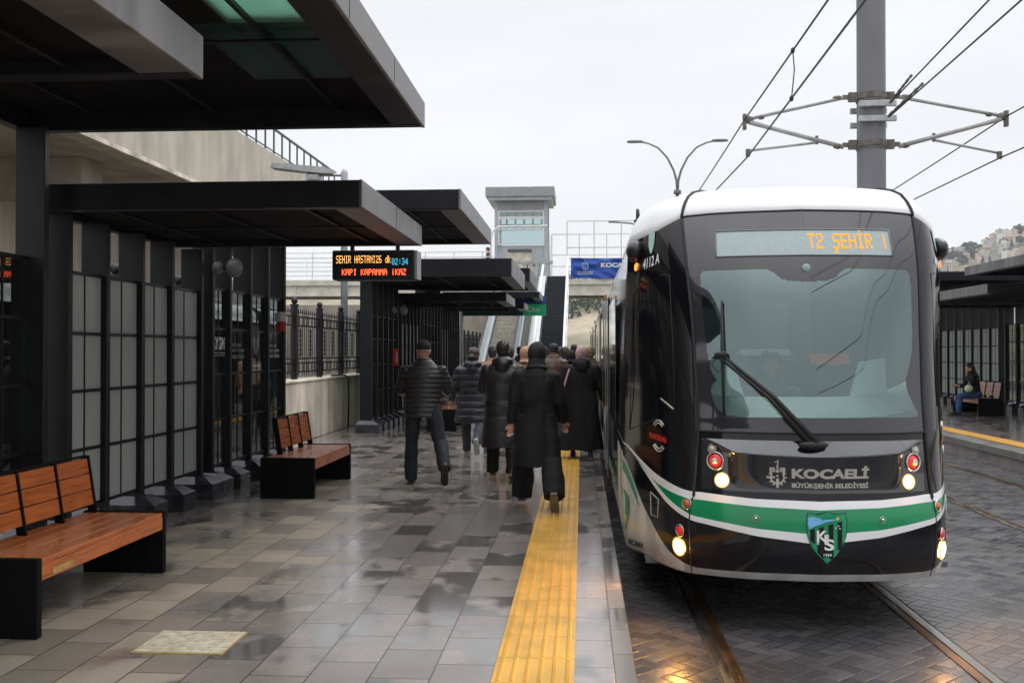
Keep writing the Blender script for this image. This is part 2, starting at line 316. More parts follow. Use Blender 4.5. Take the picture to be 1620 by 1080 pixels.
def paver_mat():
    """herringbone block paving, wet"""
    m = bpy.data.materials.new('wet_block_paving'); m.use_nodes = True; t = nt(m); p = t.nodes['Principled BSDF']
    tc = N(t, 'ShaderNodeTexCoord'); mp = N(t, 'ShaderNodeMapping'); mp.inputs[2].default_value = (0, 0, R(45)); mp.inputs[3].default_value = (9.5, 9.5, 1); mp.inputs[1].default_value = (400, 400, 0)
    t.links.new(tc.outputs['Object'], mp.inputs[0]); s = N(t, 'ShaderNodeSeparateXYZ'); t.links.new(mp.outputs[0], s.inputs[0])
    x, y = s.outputs[0], s.outputs[1]; i = fm(t, 'FLOOR', x); j = fm(t, 'FLOOR', y); fx = fm(t, 'FRACT', x); fy = fm(t, 'FRACT', y)
    k = fm(t, 'FLOORED_MODULO', fm(t, 'SUBTRACT', i, j), 4.)
    def isk(v): return fm(t, 'COMPARE', k, float(v), .25)
    e = [isk(q) for q in range(4)]
    big = 5.
    dl = fm(t, 'ADD', fx, fm(t, 'MULTIPLY', e[1], big)); dr = fm(t, 'ADD', fm(t, 'SUBTRACT', 1., fx), fm(t, 'MULTIPLY', e[0], big))
    db = fm(t, 'ADD', fy, fm(t, 'MULTIPLY', e[2], big)); dt = fm(t, 'ADD', fm(t, 'SUBTRACT', 1., fy), fm(t, 'MULTIPLY', e[3], big))
    d = fm(t, 'MINIMUM', fm(t, 'MINIMUM', dl, dr), fm(t, 'MINIMUM', db, dt))
    joint = fm(t, 'SUBTRACT', 1., sstep(t, d, .02, .085))
    cx = N(t, 'ShaderNodeCombineXYZ'); t.links.new(fm(t, 'SUBTRACT', i, e[1]), cx.inputs[0]); t.links.new(fm(t, 'ADD', j, e[3]), cx.inputs[1])
    wn_ = N(t, 'ShaderNodeTexWhiteNoise'); wn_.noise_dimensions = '2D'; t.links.new(cx.outputs[0], wn_.inputs['Vector']); rnd = wn_.outputs[0]
    n1 = N(t, 'ShaderNodeTexNoise', Scale=.9, Detail=6.0); t.links.new(tc.outputs['Object'], n1.inputs['Vector'])
    n2 = N(t, 'ShaderNodeTexNoise', Scale=120., Detail=3.0); t.links.new(tc.outputs['Object'], n2.inputs['Vector'])
    n3 = N(t, 'ShaderNodeTexNoise', Scale=5., Detail=7.0, Roughness=.7); t.links.new(tc.outputs['Object'], n3.inputs['Vector'])
    c = mixc(t, rnd, (.068, .064, .070), (.125, .118, .122)); c = mixc(t, sstep(t, n1.outputs[0], .4, .7), c, (.05, .047, .05)); c = mixc(t, fm(t, 'MULTIPLY', sstep(t, n3.outputs[0], .63, .72), .55), c, (.24, .22, .19))
    c = mixc(t, fm(t, 'MULTIPLY', joint, .85), c, (.016, .015, .015)); t.links.new(c, p.inputs['Base Color'])
    ro = fm(t, 'ADD', fm(t, 'MULTIPLY_ADD', n1.outputs[0], .22, .06), fm(t, 'MULTIPLY', rnd, .12)); t.links.new(fm(t, 'ADD', ro, fm(t, 'MULTIPLY', joint, .3)), p.inputs['Roughness'])
    b = N(t, 'ShaderNodeBump', Strength=.6, Distance=.005); t.links.new(fm(t, 'ADD', fm(t, 'MULTIPLY', joint, -1.), fm(t, 'ADD', fm(t, 'MULTIPLY', n2.outputs[0], .22), fm(t, 'MULTIPLY', rnd, .2))), b.inputs['Height']); t.links.new(b.outputs[0], p.inputs['Normal'])
    return m
PLAT = platform_mat(); PAVE = paver_mat()
EARTH = mat('earth_and_scrub', (.13, .115, .075), .95, 0, .45, .05, 0)
ZR = -.32                                                             # rail level below the platform
struct(MB().box(-900, 900, -60, 2500, ZR - .6, ZR - .05).build('ground', EARTH))
struct(MB().box(.10, 7.05, -8, 75, ZR - .04, ZR).build('track_paving', PAVE))
EDGE = .266
struct(MB().box(-7.5, EDGE, -8, 62, ZR - .04, 0).build('platform', PLAT))
YEL = mat('yellow_tactile', (.64, .35, .055), .38, 0, .14, 4, .1, 200, .0, rvar=.1, spec=.4)
KERB = mat('wet_kerb_concrete', (.17, .165, .15), .45, 0, .35, 2, .15, 40)
def tactile(name, x0, x1, y0, y1, n):
    b = MB().box(x0, x1, y0, y1, .002, .008); w = (x1 - x0) / n; y = y0
    while y < y1:
        b.box(x0 + .003, x1 - .003, y + .004, min(y1, y + .396), .008, .0105)
        k = 0
        while k < 11 and y + .03 + k * .0345 < y1 - .03:
            yy = y + .028 + k * .0345
            for c in range(n):
                cx = x0 + (c + .5) * w; a, h, q = .0125, .009, .006; z = .0105
                b.add([(cx - a, yy - .012, z), (cx + a, yy - .012, z), (cx + a, yy + .012, z), (cx - a, yy + .012, z), (cx - q, yy - .007, z + h), (cx + q, yy - .007, z + h), (cx + q, yy + .007, z + h), (cx - q, yy + .007, z + h)],
                      [(4, 5, 6, 7), (0, 1, 5, 4), (1, 2, 6, 5), (2, 3, 7, 6), (3, 0, 4, 7)])
            k += 1
        y += .4
    return struct(b.build(name, YEL, fix=False))
tactile('tactile_paving', -.443, -.04, 1.6, 58, 6)
# right hand platform: slab, coping and its own yellow strip
PX = 6.9
struct(MB().box(PX + .04, 30, 4, 75, ZR - .04, -.002).build('opposite_platform', PLAT))
struct(MB().box(PX, PX + .38, 4, 75, -.11, .0).box(PX + .05, PX + .2, 4, 75, ZR, -.11).build('platform_coping', KERB))
tactile('tactile_paving', PX + .42, PX + .78, 12, 60, 5)
RAILM = mat('worn_rail_steel', (.30, .27, .24), .22, .9, .3, 8, 0, 1, rvar=.2, stretch=(1, .15, 1)); RAILR = mat('rusty_rail_groove', (.12, .065, .03), .32, .55, .5, 6, rvar=.3, stretch=(1, .2, 1))
for xc in (1.625, 5.5):
    for sgn in (-1, 1):
        x = xc + sgn * .745; b = MB(); y0, y1 = -7, 74; s = -sgn                 # groove on the gauge side
        b.m = 0; b.box(min(x, x - s * .06), max(x, x - s * .06), y0, y1, ZR + .001, ZR + .009)
        b.m = 1; b.box(min(x, x + s * .045), max(x, x + s * .045), y0, y1, ZR + .001, ZR + .003)
        b.m = 1; b.box(min(x + s * .045, x + s * .07), max(x + s * .045, x + s * .07), y0, y1, ZR + .001, ZR + .007)
        b.m = 2; b.box(min(x - s * .06, x - s * .085), max(x - s * .06, x - s * .085), y0, y1, ZR + .001, ZR + .003)
        o = b.build('tram_rail', [RAILM, RAILR, RUBBER]); struct(o)
# pale inspection cover set in the platform
r = thing('inspection_cover', 'pale beige stone cover set flush in the wet grey platform near the front bench', 'cover', (-2.15, 5.38, 0))
STONE = mat('pale_cover_stone', (.56, .50, .38), .5, 0, .2, 14, .2, 50)
b = MB(); b.box(-.25, .25, -.215, .215, .001, .004).build('frame', BRASS, r, local=True)
b = MB()
for j in range(8):
    y = -.20 + j * .05; x = -.24 + (-.03 if j % 2 else 0)
    while x < .235:
        a0 = max(-.24, x + .003); a1 = min(.24, x + .10)
        if a1 - a0 > .02: b.box(a0, a1, y + .002, y + .048, .004, .0075)
        x += .103
b.build('stone_block_inlay', STONE, r, local=True)
# ------------------------------------------------------------------ shelters
XW = -4.13; XP = -4.19
def canopy(root, x0, x1, y0, y1, z0, z1, panes=(), mid=True, nx=(.2, .5, .8)):
    f = MB(); w = .1; lo, hi = min(x0, x1), max(x0, x1); tip_hi = abs(hi) < abs(lo)
    f.box(lo, hi, y0, y0 + w, z0, z1, .006); f.box(lo, hi, y1 - w, y1, z0, z1, .006)
    if tip_hi: f.box(lo, lo + w, y0 + w, y1 - w, z0, z1, .006)
    else: f.box(hi - w, hi, y0 + w, y1 - w, z0, z1, .006)
    roof = f.build('roof_frame', FASCIA, root)
    e0, e1 = (hi - .24, hi + .004) if tip_hi else (lo - .004, lo + .24)
    e = MB(); ew = (hi - .02, hi + .004) if tip_hi else (lo - .004, lo + .02); e.box(*ew, y0 - .003, y1 + .003, z0 - .003, z1 + .003, .004)
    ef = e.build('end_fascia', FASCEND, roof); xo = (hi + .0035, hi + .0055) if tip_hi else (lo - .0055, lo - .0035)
    n_ = max(2, int((y1 - y0) / 1.2))
    for k in range(1, n_): yy_ = y0 + (y1 - y0) * k / n_; MB().box(*xo, yy_ - .004, yy_ + .004, z0 + .006, z1 - .006).build('joint', RUBBER, ef)
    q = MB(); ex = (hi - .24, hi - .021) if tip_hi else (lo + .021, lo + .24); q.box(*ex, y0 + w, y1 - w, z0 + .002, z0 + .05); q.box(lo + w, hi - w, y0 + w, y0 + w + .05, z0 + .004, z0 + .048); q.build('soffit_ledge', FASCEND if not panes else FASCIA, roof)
    ym = (y0 + y1) / 2; zs = z1 - .05 if panes else z0 + .066
    for u in nx:
        x = lo + (hi - lo) * u; MB().box(x - .014, x + .014, y0 + w + .05, y1 - w, zs - .030, zs - .002).build('purlin', FASCIA, roof)
    if mid: MB().box(lo + w, hi - .24, ym - .012, ym + .012, zs - .045, zs - .031).build('tie_bar', FASCIA, roof)
    sh = MB(); sh.box(lo + .022, hi - .022, y0 + .02, y1 - .02, zs, zs + .016)
    if not panes:
        sh.build('soffit_panel', STEELD, root); MB().box(lo + .022, hi - .022, y0 + .02, y1 - .02, z1 - .03, z1 - .012).build('roof_sheet', STEELD, root)
    else:
        gl = [MB(), MB(), MB()]
        xs = sorted({lo + .022, hi - .022, *[v for p in panes for v in p[:2]]}); ys = sorted({y0 + .02, y1 - .02, *[v for p in panes for v in p[2:4]]})
        for a, a2 in zip(xs, xs[1:]):
            for c, c2 in zip(ys, ys[1:]):
                k = 0
                for p in panes:
                    if p[0] <= a and a2 <= p[1] and p[2] <= c and c2 <= p[3]: k = p[4]
                (gl[k] if k != 1 else MB()).box(a, a2, c, c2, zs, zs + .016)
                if k == 1: MB().box(a, a2, c, c2, zs, zs + .016).build('roof_glass', TEALG, root)
        gl[0].build('roof_sheet', STEELD, root); gl[2].build('roof_light', BRIGHTG, root)
    return roof
def column(root, y, ztop, rot=1, xw=XW, arm=2.25):
    """tapering steel blade on a chamfered foot; rot=-1 mirrors for the opposite platform"""
    a, c = sorted((xw, xw - rot * .235))
    b = MB(); b.box(a, c, y, y + .07, .16, ztop, .006); o = b.build('column', STEEL, root)
    p0, p1 = sorted((xw + rot * .165, xw - rot * .30)); q0, q1 = sorted((xw + rot * .04, xw - rot * .26)); Y0, Y1 = y - .10, y + .22
    m = MB(); m.add([(p0, Y0, .003), (p1, Y0, .003), (p1, Y1, .003), (p0, Y1, .003), (p0, Y0, .17), (p1, Y0, .17), (p1, Y1, .17), (p0, Y1, .17), (q0, y - .03, .245), (q1, y - .03, .245), (q1, y + .14, .245), (q0, y + .14, .245)],
                    [(0, 1, 2, 3), (0, 1, 5, 4), (1, 2, 6, 5), (2, 3, 7, 6), (3, 0, 4, 7), (4, 5, 9, 8), (5, 6, 10, 9), (6, 7, 11, 10), (7, 4, 8, 11), (8, 9, 10, 11)])
    m.build('pedestal', PEDM, o); return o
def glazing(root, ya, yb, kind, zt=2.25, xp=XP, zlist=None):
    fr = MB(); t = .014; zs = zlist or [.30, .78, 1.27, 1.75, zt]
    for z in zs: fr.box(xp - .016, xp + .016, ya, yb, z - t, z + t)
    ym = (ya + yb) / 2
    for z, z2 in zip(zs, zs[1:]): fr.box(xp - .012, xp + .012, ym - .008, ym + .008, z + t, z2 - t)
    fr.build('glazing_bar', STEEL, root)
    return MB().box(xp - .005, xp + .005, ya + .002, yb - .002, zs[0] + .003, zs[-1] - .003).build('frosted_pane' if kind == 'frosted' else 'glass_pane', FROST if kind == 'frosted' else CLEARG, root)
def module(name, label, ys, ztop, kind, can, group='shelters along the platform', rot=1, xw=XW, recess=.06, **kw):
    xp = xw - rot * recess
    root = thing(name, label, 'shelter', (xw, ys[0], 0), group)
    for y in ys: column(root, y, ztop, rot, xw)
    panes = []
    zt = 2.25 if kind == 'frosted' else 2.32
    for a, b_ in zip(ys, ys[1:]): panes.append(glazing(root, a + .07, b_, kind, zt, xp, None if kind == 'frosted' else [.30, .82, 1.34, 1.86, zt]))
    if can: canopy(root, xw - rot * .32, *can, **kw)
    root['label'] = label
    return root, panes
rng = lambda a, b, n: [a + (b - a) * i / (n - 1) for i in range(n)]
# nearest canopy, overhead at the top left corner
module('platform_shelter', 'charcoal shelter at the top left corner whose low roof is closest to the camera', rng(1.3, 4.0, 5), 2.76, 'frosted', (-1.637, 1.2, 4.2, 2.777, 2.96))
module('platform_shelter', 'tall charcoal shelter with teal roof glass whose roof hangs above the front bench', rng(4.45, 7.41, 5), 3.335, 'clear', (-1.223, 3.9, 7.68, 3.34, 3.53), recess=.14,
       panes=((-2.03, -1.50, 5.02, 5.58, 2), (-2.25, -1.50, 5.58, 6.75, 1), (-3.6, -2.6, 4.3, 5.0, 1)))
module('platform_shelter', 'charcoal shelter with grey frosted panes behind the front bench, display hung on its roof', [7.78, 8.43, 9.13, 9.82, 10.60], 2.72, 'frosted', (-1.71, 7.65, 10.55, 2.725, 2.935))
m3, m3p = module('platform_shelter', 'tall charcoal shelter with clear lettered glass beside the second bench', [10.93, 11.49, 12.22, 12.92, 13.64], 3.13, 'clear', (-1.30, 10.62, 14.2, 3.13, 3.34))
module('platform_shelter', 'tall charcoal shelter right beyond the ornate fence, a red notice on its posts', rng(19.4, 22.2, 6), 3.04, 'clear', (-1.34, 19.1, 23.3, 3.045, 3.39))
module('platform_shelter', 'low charcoal shelter with frosted panes beyond the man in the beanie', rng(22.7, 25.3, 6), 2.86, 'frosted', (-1.71, 22.5, 25.4, 2.74, 2.93))
module('platform_shelter', 'high flat shelter roof in front of the lift tower, clear panes below', rng(25.9, 28.9, 6), 3.4, 'clear', (-1.34, 25.8, 30.0, 3.42, 3.76))
module('platform_shelter', 'low shelter roof second from the far end of the row, frosted panes below', rng(29.3, 31.0, 4), 2.86, 'frosted', (-1.70, 29.4, 31.4, 2.87, 3.05))
module('platform_shelter', 'last shelter of the row next to the exit sign, tall roof', rng(31.6, 33.4, 4), 3.28, 'clear', (-1.34, 31.6, 36.0, 3.30, 3.50))
# lettering on the clear panes
LETW = mat('white_vinyl_letter', (.62, .64, .63), .6, 0, 0, 1, rvar=0); LETG = mat('grey_vinyl_letter', (.30, .33, .32), .6, 0, 0, 1, rvar=0)
def wall_text(body, y0, w, z0, h, x, parent, m, bold=.02, name='lettering'):
    V, F = fit_text(body, w, h, bold)
    b = MB(); b.add([(x, y0 + u, z0 + v) for u, v in V], F); return b.build(name, m, parent, fix=False)
xg = XP + .0075
for k, p_ in enumerate(m3p):
    ya = [10.93, 11.49, 12.22, 12.92, 13.64][k] + .1
    if k == 0:
        wall_text('AYGM', ya + .02, .40, 1.62, .15, xg, p_, LETW, .05); MB().box(xg - .001, xg, ya + .02, ya + .43, 1.585, 1.592).build('rule_line', LETW, p_)
        wall_text('ALTYAPI YATIRIMLARI', ya + .1, .33, 1.545, .025, xg, p_, LETG)
    if k in (1, 3):
        for q, tx in enumerate(('KOCAELİ', 'BÜYÜKŞEHİR', 'BELEDİYESİ')): wall_text(tx, ya + .12, (.3, .42, .42)[q], 1.66 - q * .07, .05, xg, p_, LETG, .01)
    if k == 2:
        rb = MB()
        for q in range(7):
            c = (ya + .24, 1.70); rr = .05 + .025 * q
            pts = [(xg, c[0] + rr * .6 * math.cos(a) , c[1] + .025 * q * .3 + rr * math.sin(a)) for a in np.linspace(-1 + q, 3.6 + q, 20)]; rb.tube(pts, .0035, 4)
        rb.build('emblem', LETG, p_)
        wall_text('ENGELSİZ', ya + .04, .42, 1.40, .045, xg, p_, LETW, .03); wall_text('KOCAELİ', ya + .04, .42, 1.345, .045, xg, p_, LETW, .03)
# notices and round loudspeakers on the columns
REDP = mat('red_notice', (.55, .02, .02), .5, 0, .1, 20)
t_ = thing('notice_plate', 'small red and white notice on the last post before the ornate fence', 'notice', (-4.12, 13.62, 1.95), 'notices on the shelter posts')
MB().box(-4.128, -4.11, 13.60, 13.612, 2.02, 2.14).box(-4.235, -4.125, 13.625, 13.636, 2.02, 2.15).build('white_panel', WHITEP, t_); MB().box(-4.235, -4.125, 13.625, 13.636, 1.88, 2.018).build('red_panel', REDP, t_)
wall_plate = thing('notice_plate', 'narrow upright red notice on a shelter post beyond the fence', 'notice', (-4.11, 21.6, 1.5), 'notices on the shelter posts')
MB().box(-4.128, -4.01, 21.60, 21.62, 1.30, 1.66).build('red_panel', REDP, wall_plate)
V, F = fit_text('SİGARA', .22, .06, .02); bb = MB(); bb.add([(-4.02 - v, 21.597, 1.37 + u) for u, v in V], F); bb.build('lettering', LETW, wall_plate, fix=False)
SPKM = mat('grey_speaker', (.17, .17, .175), .45, 0, .1, 8)
for (x, y, z), lab in (((-3.86, 10.84, 2.53), 'round grey loudspeaker under the frosted shelter roof above the second bench'), ((-3.86, 21.4, 2.5), 'round grey loudspeaker on the shelter beyond the red display')):
    t_ = thing('loudspeaker', lab, 'loudspeaker', (x, y, z), 'round loudspeakers of the shelters')
    b = MB()
    for dx, rr in ((-.19, .075), (0, .11)): b.ell((x + dx, y + .02, z), (rr * .8, rr, rr), 18, 12)
    b.build('speaker_shell', SPKM, t_, True); MB().tube([(XW, y + .06, z), (x - .2, y + .04, z), (x, y, z)], .02).build('bracket', STEEL, t_, True)
# ------------------------------------------------------------------ LED departure sign hung from the shelter roof
sg = thing('departure_display', 'black LED departure board with amber, red and cyan text hung from the shelter roof', 'display', (-2.23, 10.75, 2.37))
case = MB().box(-2.70, -1.80, 10.64, 10.92, 2.375, 2.695, .012).build('housing', LEDB, sg)
MB().box(-1.798, -1.775, 10.66, 10.93, 2.385, 2.69).build('side_panel', mat('display_side', (.30, .30, .30), .4, .3, .1, 4), sg)
for x in (-2.5, -2.0): MB().box(x - .02, x + .02, 10.72, 10.76, 2.695, 2.76).build('hanger', STEEL, sg)
def led_text(body, x0, w, z0, h, y, m, parent):
    cells = led_cells(body); nc = len(body) * 6 - 1; pw = w / nc; ph = h / 7; b = MB()
    for c, r_ in cells:
        x = x0 + c * pw; z = z0 + r_ * ph; b.add([(x, y, z), (x + pw * .72, y, z), (x + pw * .72, y, z + ph * .84), (x, y, z + ph * .84)], [(0, 1, 2, 3)])
    return b.build('led_text', m, parent, fix=False)
led_text('SEHIR HASTANI26 dk', -2.655, .60, 2.555, .082, 10.637, LED_Y, case)
led_text('02:34', -2.045, .175, 2.535, .07, 10.637, LED_C, case)
led_text('KAPI KAPANMA iKAZ', -2.59, .70, 2.425, .066, 10.637, LED_R, case)
# ------------------------------------------------------------------ benches
def bench(label, loc, rz, back=(.0, 1.4), wood=WOOD, plate=True):
    """seat along +y from 0 to 1.73, front at x=0, back at x=-.6"""
    t_ = thing('park_bench', label, 'bench', loc, 'wooden benches on the platforms', rz); L = 1.73
    for y in (0, L - .055): MB().box(-.6, 0, y, y + .055, .003, .445, .006).build('leg', STEELD, t_, local=True)
    s = MB(); xs = [-.575, -.46, -.345, -.23, -.115]
    for x in xs: s.box(x, x + .108, .058, L - .058, .405, .437, .004)
    s.box(-.036, -.004, .058, L - .058, .315, .404, .004); s.build('seat', wood, t_, local=True)
    MB().box(-.56, -.06, .058, L - .058, .36, .40).build('seat_frame', STEELD, t_, local=True)
    if plate: MB().box(-.0035, .0, .17, .39, .33, .365).build('name_plate', BRASS, t_, local=True)
    b0, b1_ = back; n = 3; w = (b1_ - b0) / n; bk = MB(); me_ = MB()
    tilt = lambda z: -.50 - (z - .44) * .16
    for i in range(n):
        for k in range(3):
            z = .50 + k * .112; bk.add([(tilt(zz) + dx, yy, zz) for dx in (0, -.028) for yy in (b0 + i * w + .018, b0 + (i + 1) * w - .006) for zz in (z, z + .104)], [(0, 1, 3, 2), (4, 5, 7, 6), (0, 1, 5, 4), (2, 3, 7, 6), (0, 2, 6, 4), (1, 3, 7, 5)])
    for i in range(n + 1):
        yy = b0 + i * w; me_.add([(tilt(zz) + dx, y2, zz) for dx in (.01, -.05) for y2 in (yy - .006, yy + .018) for zz in (.40, .84)], [(0, 1, 3, 2), (4, 5, 7, 6), (0, 1, 5, 4), (2, 3, 7, 6), (0, 2, 6, 4), (1, 3, 7, 5)])
    me_.add([(tilt(zz) + dx, y2, zz) for dx in (.01, -.04) for y2 in (b0, b1_ + .018) for zz in (.84, .848)], [(0, 1, 3, 2), (4, 5, 7, 6), (0, 1, 5, 4), (2, 3, 7, 6), (0, 2, 6, 4), (1, 3, 7, 5)])
    bk.build('backrest', wood, t_, local=True); me_.build('backrest_bracket', STEELD, t_, local=True)
    return t_
bench('orange varnished wooden bench with black end legs, nearest to the camera at the left', (-3.02, 5.36, 0), 0, (.28, 1.66))
bench('varnished wooden bench standing before the clear lettered glass shelter', (-2.90, 10.67, 0), 0, (.45, 1.72), WOODR, False)
bench('wooden bench with black leg half hidden behind the man in the beanie', (-2.52, 19.9, 0), 0, (.3, 1.7), WOODR, False)
bench('wooden bench on the opposite platform beside the seated woman', (9.75, 27.1, 0), R(180), (.3, 1.70), WOODR, False)
# ------------------------------------------------------------------ opposite platform shelters
XR = 11.3
for ys, zt, kind, can, lab in (
    (rng(17.2, 21.6, 7), 3.22, 'clear', (8.25, 16.6, 22.2, 3.235, 3.42), 'opposite platform shelter with the tallest roof, cut by the right picture edge'),
    (rng(22.1, 27.6, 9), 2.78, 'clear', (8.2, 20.9, 27.9, 2.78, 2.97), 'opposite platform shelter with low roof and clear panes above the wooden bench'),
    (rng(28.0, 37.6, 16), 3.3, 'frosted', (8.3, 24.6, 38, 3.30, 3.52), 'opposite platform shelter with frosted panes behind the seated woman')):
    module('platform_shelter', lab, ys, zt, kind, can, 'shelters on the opposite platform', -1, XR)
# ------------------------------------------------------------------ low wall, ornate fence, viaduct, retaining walls
o = MB().box(-5.35, -4.95, 8.5, 52, .0, 1.06, .012).box(-5.38, -4.92, 8.5, 52, 1.06, 1.10, .008).build('low_wall', CONCL); tag(o, 'low stained concrete wall under the black ornate fence', 'wall')
fe = thing('ornate_fence', 'black ornate iron fence with spear tips standing on the low concrete wall', 'fence', (-5.15, 9, 1.1))
IRON = mat('black_iron', (.018, .019, .023), .4, .3, .2, 10)
yp = 9.0; first = None
while yp < 51:
    if first is None:
        b = MB(); b.box(-5.2, -5.1, yp - .05, yp + .05, 1.1, 2.42, .006); b.box(-5.215, -5.085, yp - .065, yp + .065, 2.42, 2.45); b.ell((-5.15, yp, 2.51), (.06, .06, .065), 10, 8)
        po = b.build('post', IRON, fe)
        b = MB(); y0, y1 = yp + .06, yp + 1.66
        for z in (1.22, 1.38, 1.46, 2.06, 2.22): b.box(-5.17, -5.13, y0, y1, z, z + .025)
        n = 12
        for k in range(n):
            y = y0 + (k + .5) * (y1 - y0) / n
            if k % 5 == 2:
                for q in range(6): b.tube([(-5.15, y + .05 * math.cos(a), 1.55 + q * .085 + .04 * math.sin(a)) for a in np.linspace(0, 6.28, 9)], .009, 5, False)
                b.box(-5.156, -5.144, y - .006, y + .006, 1.48, 2.06)
            else: b.box(-5.156, -5.144, y - .007, y + .007, 1.16, 2.30)
            if k % 2: b.box(-5.155, -5.145, y + .055, y + .065, 1.24, 1.38); b.box(-5.155, -5.145, y + .055, y + .065, 2.08, 2.22)
            b.add([(-5.162, y - .02, 2.30), (-5.138, y - .02, 2.30), (-5.138, y + .02, 2.30), (-5.162, y + .02, 2.30), (-5.15, y, 2.40)], [(0, 1, 4), (1, 2, 4), (2, 3, 4), (3, 0, 4)])
        pa = b.build('picket_panel', IRON, fe); first = (po, pa)
    else:
        for q in first:
            c = q.copy(); COL.objects.link(c); c.location = (0, yp - 9.0, 0)
    yp += 1.72
# cable hanging down the wall
o = MB().tube([(-4.9, 19.3, 1.13), (-4.88, 20.3, 1.12), (-4.87, 20.55, 1.05), (-4.87, 20.6, .6), (-4.88, 20.6, .02)], .018).build('cable', RUBBER, None, True); tag(o, 'black cable running down the stained low concrete wall', 'cable')
va = thing('viaduct', 'beige concrete viaduct with dark railing rising above the shelters at the left', 'viaduct', (-10, 20, 0))
b = MB()
def zt(y): return 8.02 + (y - 29.5) * .004
b.prism([(6, 5.95), (39, 5.95), (41, zt(41)), (6, zt(6))], 'x', -10.45, -10.0); b.build('parapet', CONC, va)
MB().box(-24, -10.46, 6, 39, 6.05, 6.6).build('deck', CONCD, va)
MB().box(-10.02, -9.94, 6, 39, 5.93, 6.03).build('drip_edge', CONCL, va)
for y in (8, 22, 36): MB().box(-24, -11.4, y, y + 1.0, 5.2, 6.04).build('crossbeam', CONCD, va)
MB().box(-14.6, -14.0, 2, 37, 0, 6.05).build('back_wall', CONC, va)
b = MB()
for k in range(26): y = 18 + k * .9; b.box(-10.22, -10.17, y, y + .05, zt(y), zt(y) + .95)
b.box(-10.23, -10.16, 18, 41, 8.95, 9.01); b.box(-10.21, -10.18, 18, 41, 8.2, 8.24)
for k in range(3):
    y = 24 + k * 2.2
    b.tube([(-10.2, y + .45 + .3 * math.cos(a) * (1 - a / 15), 8.55 + .26 * math.sin(a) * (1 - a / 15)) for a in np.linspace(0, 12.5, 30)], .03, 5, False)
b.build('railing', mat('dark_railing', (.07, .075, .085), .5, .3, .1, 5), va)
o = MB().box(-40, -4.6, 57, 58, -.4, 4.3).build('retaining_wall', CONCD); tag(o, 'grey brown retaining wall under the footbridge behind the ornate fence', 'wall')
# ------------------------------------------------------------------ footbridge with banner
br_ = thing('footbridge', 'cream steel footbridge with white pipe railings crossing behind the shelters', 'bridge', (-8, 50, 0))
MB().box(-34, 4.4, 49.9, 53.1, 4.95, 5.22).build('deck', CREAM, br_)
g = MB()
for y in (50.0, 52.8):
    g.box(-34, 4.4, y, y + .2, 4.46, 4.95); g.box(-34, 4.4, y - .12, y + .32, 4.40, 4.46)
x = -33.5
while x < 4.2: g.box(x, x + .05, 49.93, 50.0, 4.47, 4.95); x += 1.35
g.build('girder', CREAM, br_)
MB().box(-34, 4.4, 50.25, 52.75, 4.6, 4.7).build('soffit', mat('rusty_soffit', (.20, .16, .11), .8, 0, .4, 3), br_)
def railing(b, x0, x1, y, z0, zs, post=1.4, r_=.03):
    for z in zs: b.tube([(x0, y, z), (x1, y, z)], r_, 6)
    x = x0
    while x <= x1 + .01: b.tube([(x, y, z0), (x, y, zs[-1])], r_, 6); x += post
b = MB(); railing(b, -34, -4.6, 50.0, 5.22, [5.45, 5.68, 5.9, 6.13, 6.36, 6.62], 1.45); railing(b, -34, -4.6, 52.9, 5.22, [5.5, 6.0, 6.62], 1.6); b.build('railing', WHITEP, br_)
b = MB(); railing(b, -.75, 4.4, 50.0, 5.22, [5.6, 6.25, 6.8, 8.12], 1.35, .028); railing(b, -1.6, 4.4, 52.9, 5.22, [5.6, 6.1, 6.7, 7.8], 1.45, .026); b.build('tall_railing', mat('pale_pipe', (.55, .55, .53), .5, .2, .1, 6), br_)
for x in (4.0, -9.5, -20): MB().tube([(x, 51.4, -.3), (x, 51.4, 4.6)], .3, 16).build('pier', CREAM, br_, True)
BLUE = mat('blue_banner_cloth', (.015, .075, .36), .6, 0, .12, 3)
ba = thing('banner', 'blue cloth banner with white lettering tied to the footbridge railing', 'banner', (.7, 49.85, 5.7))
b = MB(); nx_, nz_ = 60, 18
def bz(u, v): return 49.84 + .05 * math.sin(9 * u - 7 * v + 2 * math.sin(4 * v)) * (1 - .3 * v) + .025 * math.sin(23 * u + 14 * v)
b.grid([[(-.56 + 3.3 * i / nx_, bz(i / nx_, j / nz_), 5.27 + 1.0 * j / nz_ - .04 * math.sin(math.pi * i / nx_)) for j in range(nz_ + 1)] for i in range(nx_ + 1)])
bo = b.build('cloth', BLUE, ba, True)
b = MB(); V, F = fit_text('KOCAELİ', 1.6, .30, .05); b.add([(.93 + u, 49.74, 5.78 + v) for u, v in V], F)
for tx, w_, h_, z in (('T.C. KOCAELİ', .75, .07, 5.52), ('BÜYÜKŞEHİR BELEDİYESİ', .75, .07, 5.42)):
    V, F = fit_text(tx, w_, h_, .03); b.add([(-.22 + u, 49.74, z + v) for u, v in V], F)
b.build('lettering', LETW, bo, fix=False)
